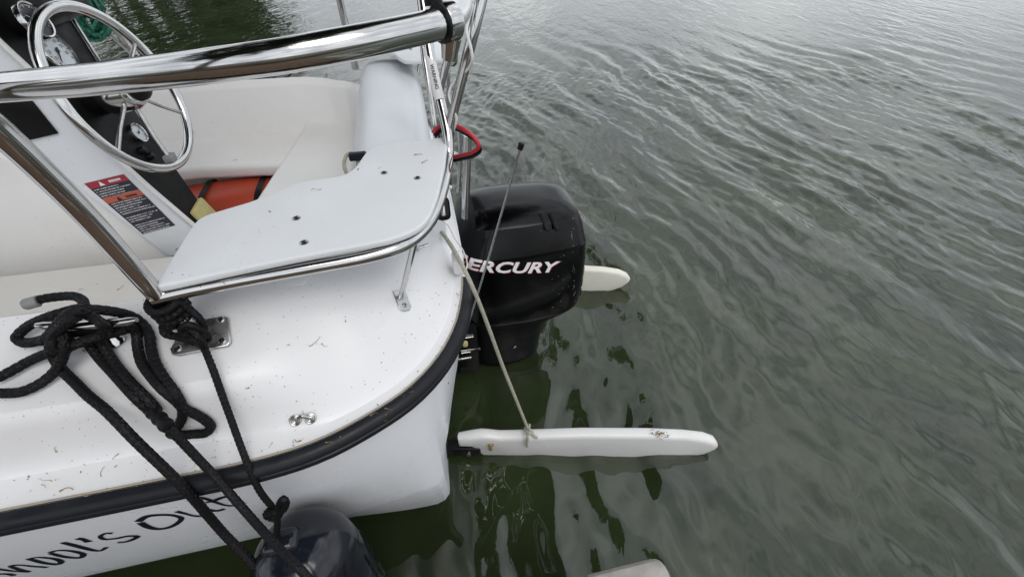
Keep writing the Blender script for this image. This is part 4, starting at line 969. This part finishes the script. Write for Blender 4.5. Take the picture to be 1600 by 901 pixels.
obj('white_string', tube(spline(wt, step=.006), .0017, 6), 'white_plastic', label='thin white string hanging over the transom corner', cat='string')
# black pulley block under the seat corner
pc = ad(692, 326, 1.06); pb_ = root('pulley_block', tuple(pc), 'small black pulley block hanging under the seat corner', 'pulley')
Mq = frame_at(pc, -ray(692, 326), Vector((0, 0, 1)))
obj('cheek', xf(rbox((0, 0, 0), (.055, .034, .016), .012, 3), Mq), 'black_satin', pb_); obj('strap', xf(rbox((0, 0, .009), (.036, .010, .004), .003, 2), Mq), 'steel_dull', pb_)
obj('shackle', xf(tube(spline([(.02, 0, 0), (.045, .0, 0), (.07, .006, 0)], n=8), .004, 8), Mq), 'steel', pb_)
# dark strap end and cord at the inner corner of the seat
q = az(559, 244, 1.12); obj('seat_strap', rbox(q, (.045, .02, .02), .004, 2), 'rubber', label='dark rubber strap end at the inner corner of the seat board', cat='strap')
q = az(549, 258, 1.10); obj('cord_coil', tube([q + Vector((.018 * math.cos(a), .028 * math.sin(a), .02 * math.sin(a))) for a in np.linspace(0, 6.283, 24)[:-1]], .005, 8, closed=True), 'rope_cream', label='small grey green cord coil behind the seat board', cat='cord')
# orange fuel tank under the far bench
tk = root('fuel_tank', (-.80, .30, .42), 'orange fuel tank with black straps under the far bench', 'fuel tank')
tg = []
for uu, hw, hh in ((-1.06, .07, .10), (-1.05, .10, .145), (-1.02, .118, .165), (-.9, .125, .172), (-.75, .126, .175), (-.62, .118, .165), (-.59, .10, .145), (-.58, .07, .10)):
    tg.append([Vector((uu, .345 + hw * abs(math.cos(a)) ** .6 * (1 if math.cos(a) > 0 else -1), .625 + hh * abs(math.sin(a)) ** .6 * (1 if math.sin(a) > 0 else -1))) for a in np.linspace(0, 2 * math.pi, 33)[:-1]])
obj('body', loft(tg), 'orange', tk, angle=60)
for uu in (-.93, -.735):
    P_ = [Vector((uu + .03 * math.sin(a * 1.0), .345 + .130 * abs(math.cos(a)) ** .6 * (1 if math.cos(a) > 0 else -1), .625 + .180 * abs(math.sin(a)) ** .6 * (1 if math.sin(a) > 0 else -1))) for a in np.linspace(0, 2 * math.pi, 41)[:-1]]
    sv_ = []; 
    for p_ in P_: sv_ += [p_ + Vector((-.011, 0, 0)), p_ + Vector((.011, 0, 0))]
    obj('strap', (sv_, [(2 * k, 2 * k + 1, (2 * k + 3) % 80, (2 * k + 2) % 80) for k in range(40)]), 'black_satin', tk)
# yellow block wedged at the foot of the dash
bc = ay(305, 331, -.07); Mk = frame_at(bc, pn, pd)
obj('yellow_block', xf(rbox((-.012, 0, .0), (.062, .085, .05), .006, 3), Mk), 'yellow_block', label='pale yellow foam block at the foot of the black dash', cat='block')
# rope hanks on the far rail
def hank(name, pxs, y0, m_, r, nst, lab, spread):
    g = Geo()
    for k in range(nst):
        P_ = [ay(x + random.gauss(0, spread * .5), y + random.gauss(0, spread * .3), y0 + random.gauss(0, .02)) for x, y in pxs]
        g.add(tube(spline(P_, step=.02), r, 6))
    obj(name, g, m_, label=lab, cat='rope')
hank('rope_hank', [(98, -30), (108, 10), (125, 40), (150, 58), (160, 40), (150, 12), (128, -30)], .80, 'green_line', .005, 34, 'green rope hank hanging on the far side behind the wheel', 17)
hank('rope_hank', [(135, -30), (150, 4), (168, 26), (176, 44), (196, 66), (212, 84)], .86, 'cream_line', .0038, 9, 'cream rope hank hanging beside the green rope', 7)
g = Geo(); q0, q1 = ay(162, 44, .84), ay(205, 84, .84); g.add(tube([q0, q1], .007, 8)); g.add(tube([ay(160, 42, .85), ay(172, 54, .85)], .018, 10))
obj('block_tackle', g, 'steel_dull', label='steel tackle running down to the far deck behind the wheel', cat='tackle')
q = ay(28, 12, .0); obj('red_bag', rbox(ay(26, 8, .05), (.10, .12, .05), .012, 3), 'red', label='dark red bag edge above the instrument pod at top left', cat='bag')
q = az(215, 90, 1.085); obj('far_winch', rbox(q, (.09, .05, .03), .01, 2), 'black_satin', label='black fitting on the far deck behind the wheel', cat='fitting')
# ------------------------------------------------------------------ leaf and catkin litter
random.seed(11)
LIT = [(660, 242, 1.1), (668, 251, 1), (597, 262, .6), (492, 297, .8), (486, 299, .7), (561, 263, .6), (362, 253, 1.2), (500, 525, 1.7), (512, 540, .8), (145, 551, 1.0), (128, 548, 1.0), (222, 487, 1), (132, 452, .7), (194, 446, 1.1), (60, 748, 1.6), (73, 762, .8), (115, 765, 1.4), (130, 724, .8), (177, 717, .9), (165, 728, 1.2), (243, 705, .9), (298, 722, 1.4), (299, 733, 1), (460, 686, .9), (590, 646, .9), (613, 641, .9), (128, 772, .7), (520, 690, .8), (472, 640, .4), (89, 696, .9), (718, 455, 1.2), (716, 466, 1), (600, 655, .5), (640, 612, .5), (330, 716, .6), (420, 330, .4), (280, 388, .4), (420, 700, .7), (25, 617, .7), (448, 540, .4), (540, 500, .3), (352, 444, .4), (92, 468, .5), (300, 205, .5), (330, 190, .5), (700, 600, .5), (383, 606, .4)]
g = Geo()
for px, py, s_ in LIT:
    h_ = hit(ALL, px, py)
    if not h_: continue
    p_, nn = h_; M = frame_at(p_ + nn * .0015, nn); a = random.uniform(0, 6.28); s_ *= .62 * min(1, (p_ - CAML).length / .9); L_ = .022 * s_; pts = []; c_ = Vector((0, 0, 0))
    for k in range(6):
        pts.append(c_.copy()); a += random.uniform(-.8, .8); c_ += Vector((math.cos(a), math.sin(a), random.uniform(-.04, .06))) * L_ / 4
    rr = random.choice((.0005, .0007, .0011)); g.add(tube(spline(pts, n=14), [rr * (.5 + .9 * (i / 13) ** 3) for i in range(14)], 5), 0, M)
    if random.random() < .45: g.add(rbox(pts[-1], (.006 * s_, .004 * s_, .0015), .0006, 1), 0, M)
for k in range(26):
    p_ = MR1 @ Vector((.735 + random.gauss(0, .016), random.gauss(-.016, .008), .149 + random.uniform(-.012, .004))); g.add(tube([p_, p_ + Vector((random.gauss(0, .01), random.gauss(0, .006), random.uniform(-.012, .004)))], .0012, 5))
for k in range(260):
    px, py = random.uniform(250, 715), random.uniform(420, 690)
    if k % 3 == 0: px, py = random.uniform(0, 330), random.uniform(440, 780)
    h_ = hit(ALL, px, py)
    if not h_ or h_[0].z < .86: continue
    M = frame_at(h_[0] + h_[1] * .0004, h_[1]); s_ = random.uniform(.0006, .0016); g.add(rbox((0, 0, 0), (s_, s_ * random.uniform(.5, 1.5), .0006), 0), 0, M)
LST = [j for j in range(nS) if -1.0 < pl[j].x and pl[j].y < -.44]
for k in range(130):
    i = random.choice(LST)
    p_ = pl[i] + nin[i] * (abs(random.gauss(.004, .006)) if k % 3 else random.gauss(.055, .006)); s_ = random.uniform(.0006, .0018)
    q = DECK.ray_cast(Vector((p_.x, p_.y, 2)), Vector((0, 0, -1)))
    if q[0] is None: continue
    g.add(rbox((0, 0, 0), (s_ * random.uniform(1, 3), s_, .0008), 0, M=Matrix.Rotation(random.uniform(0, 3), 4, 'Z')), 0, frame_at(q[0] + Vector((0, 0, .0006)), Vector((0, 0, 1))))
lit = obj('leaf_litter', g, 'litter', label='brown catkins and leaf bits scattered over the deck', cat='leaf litter', kind='stuff')
for o in bpy.data.objects:
    if 'base' in o: del o['base']
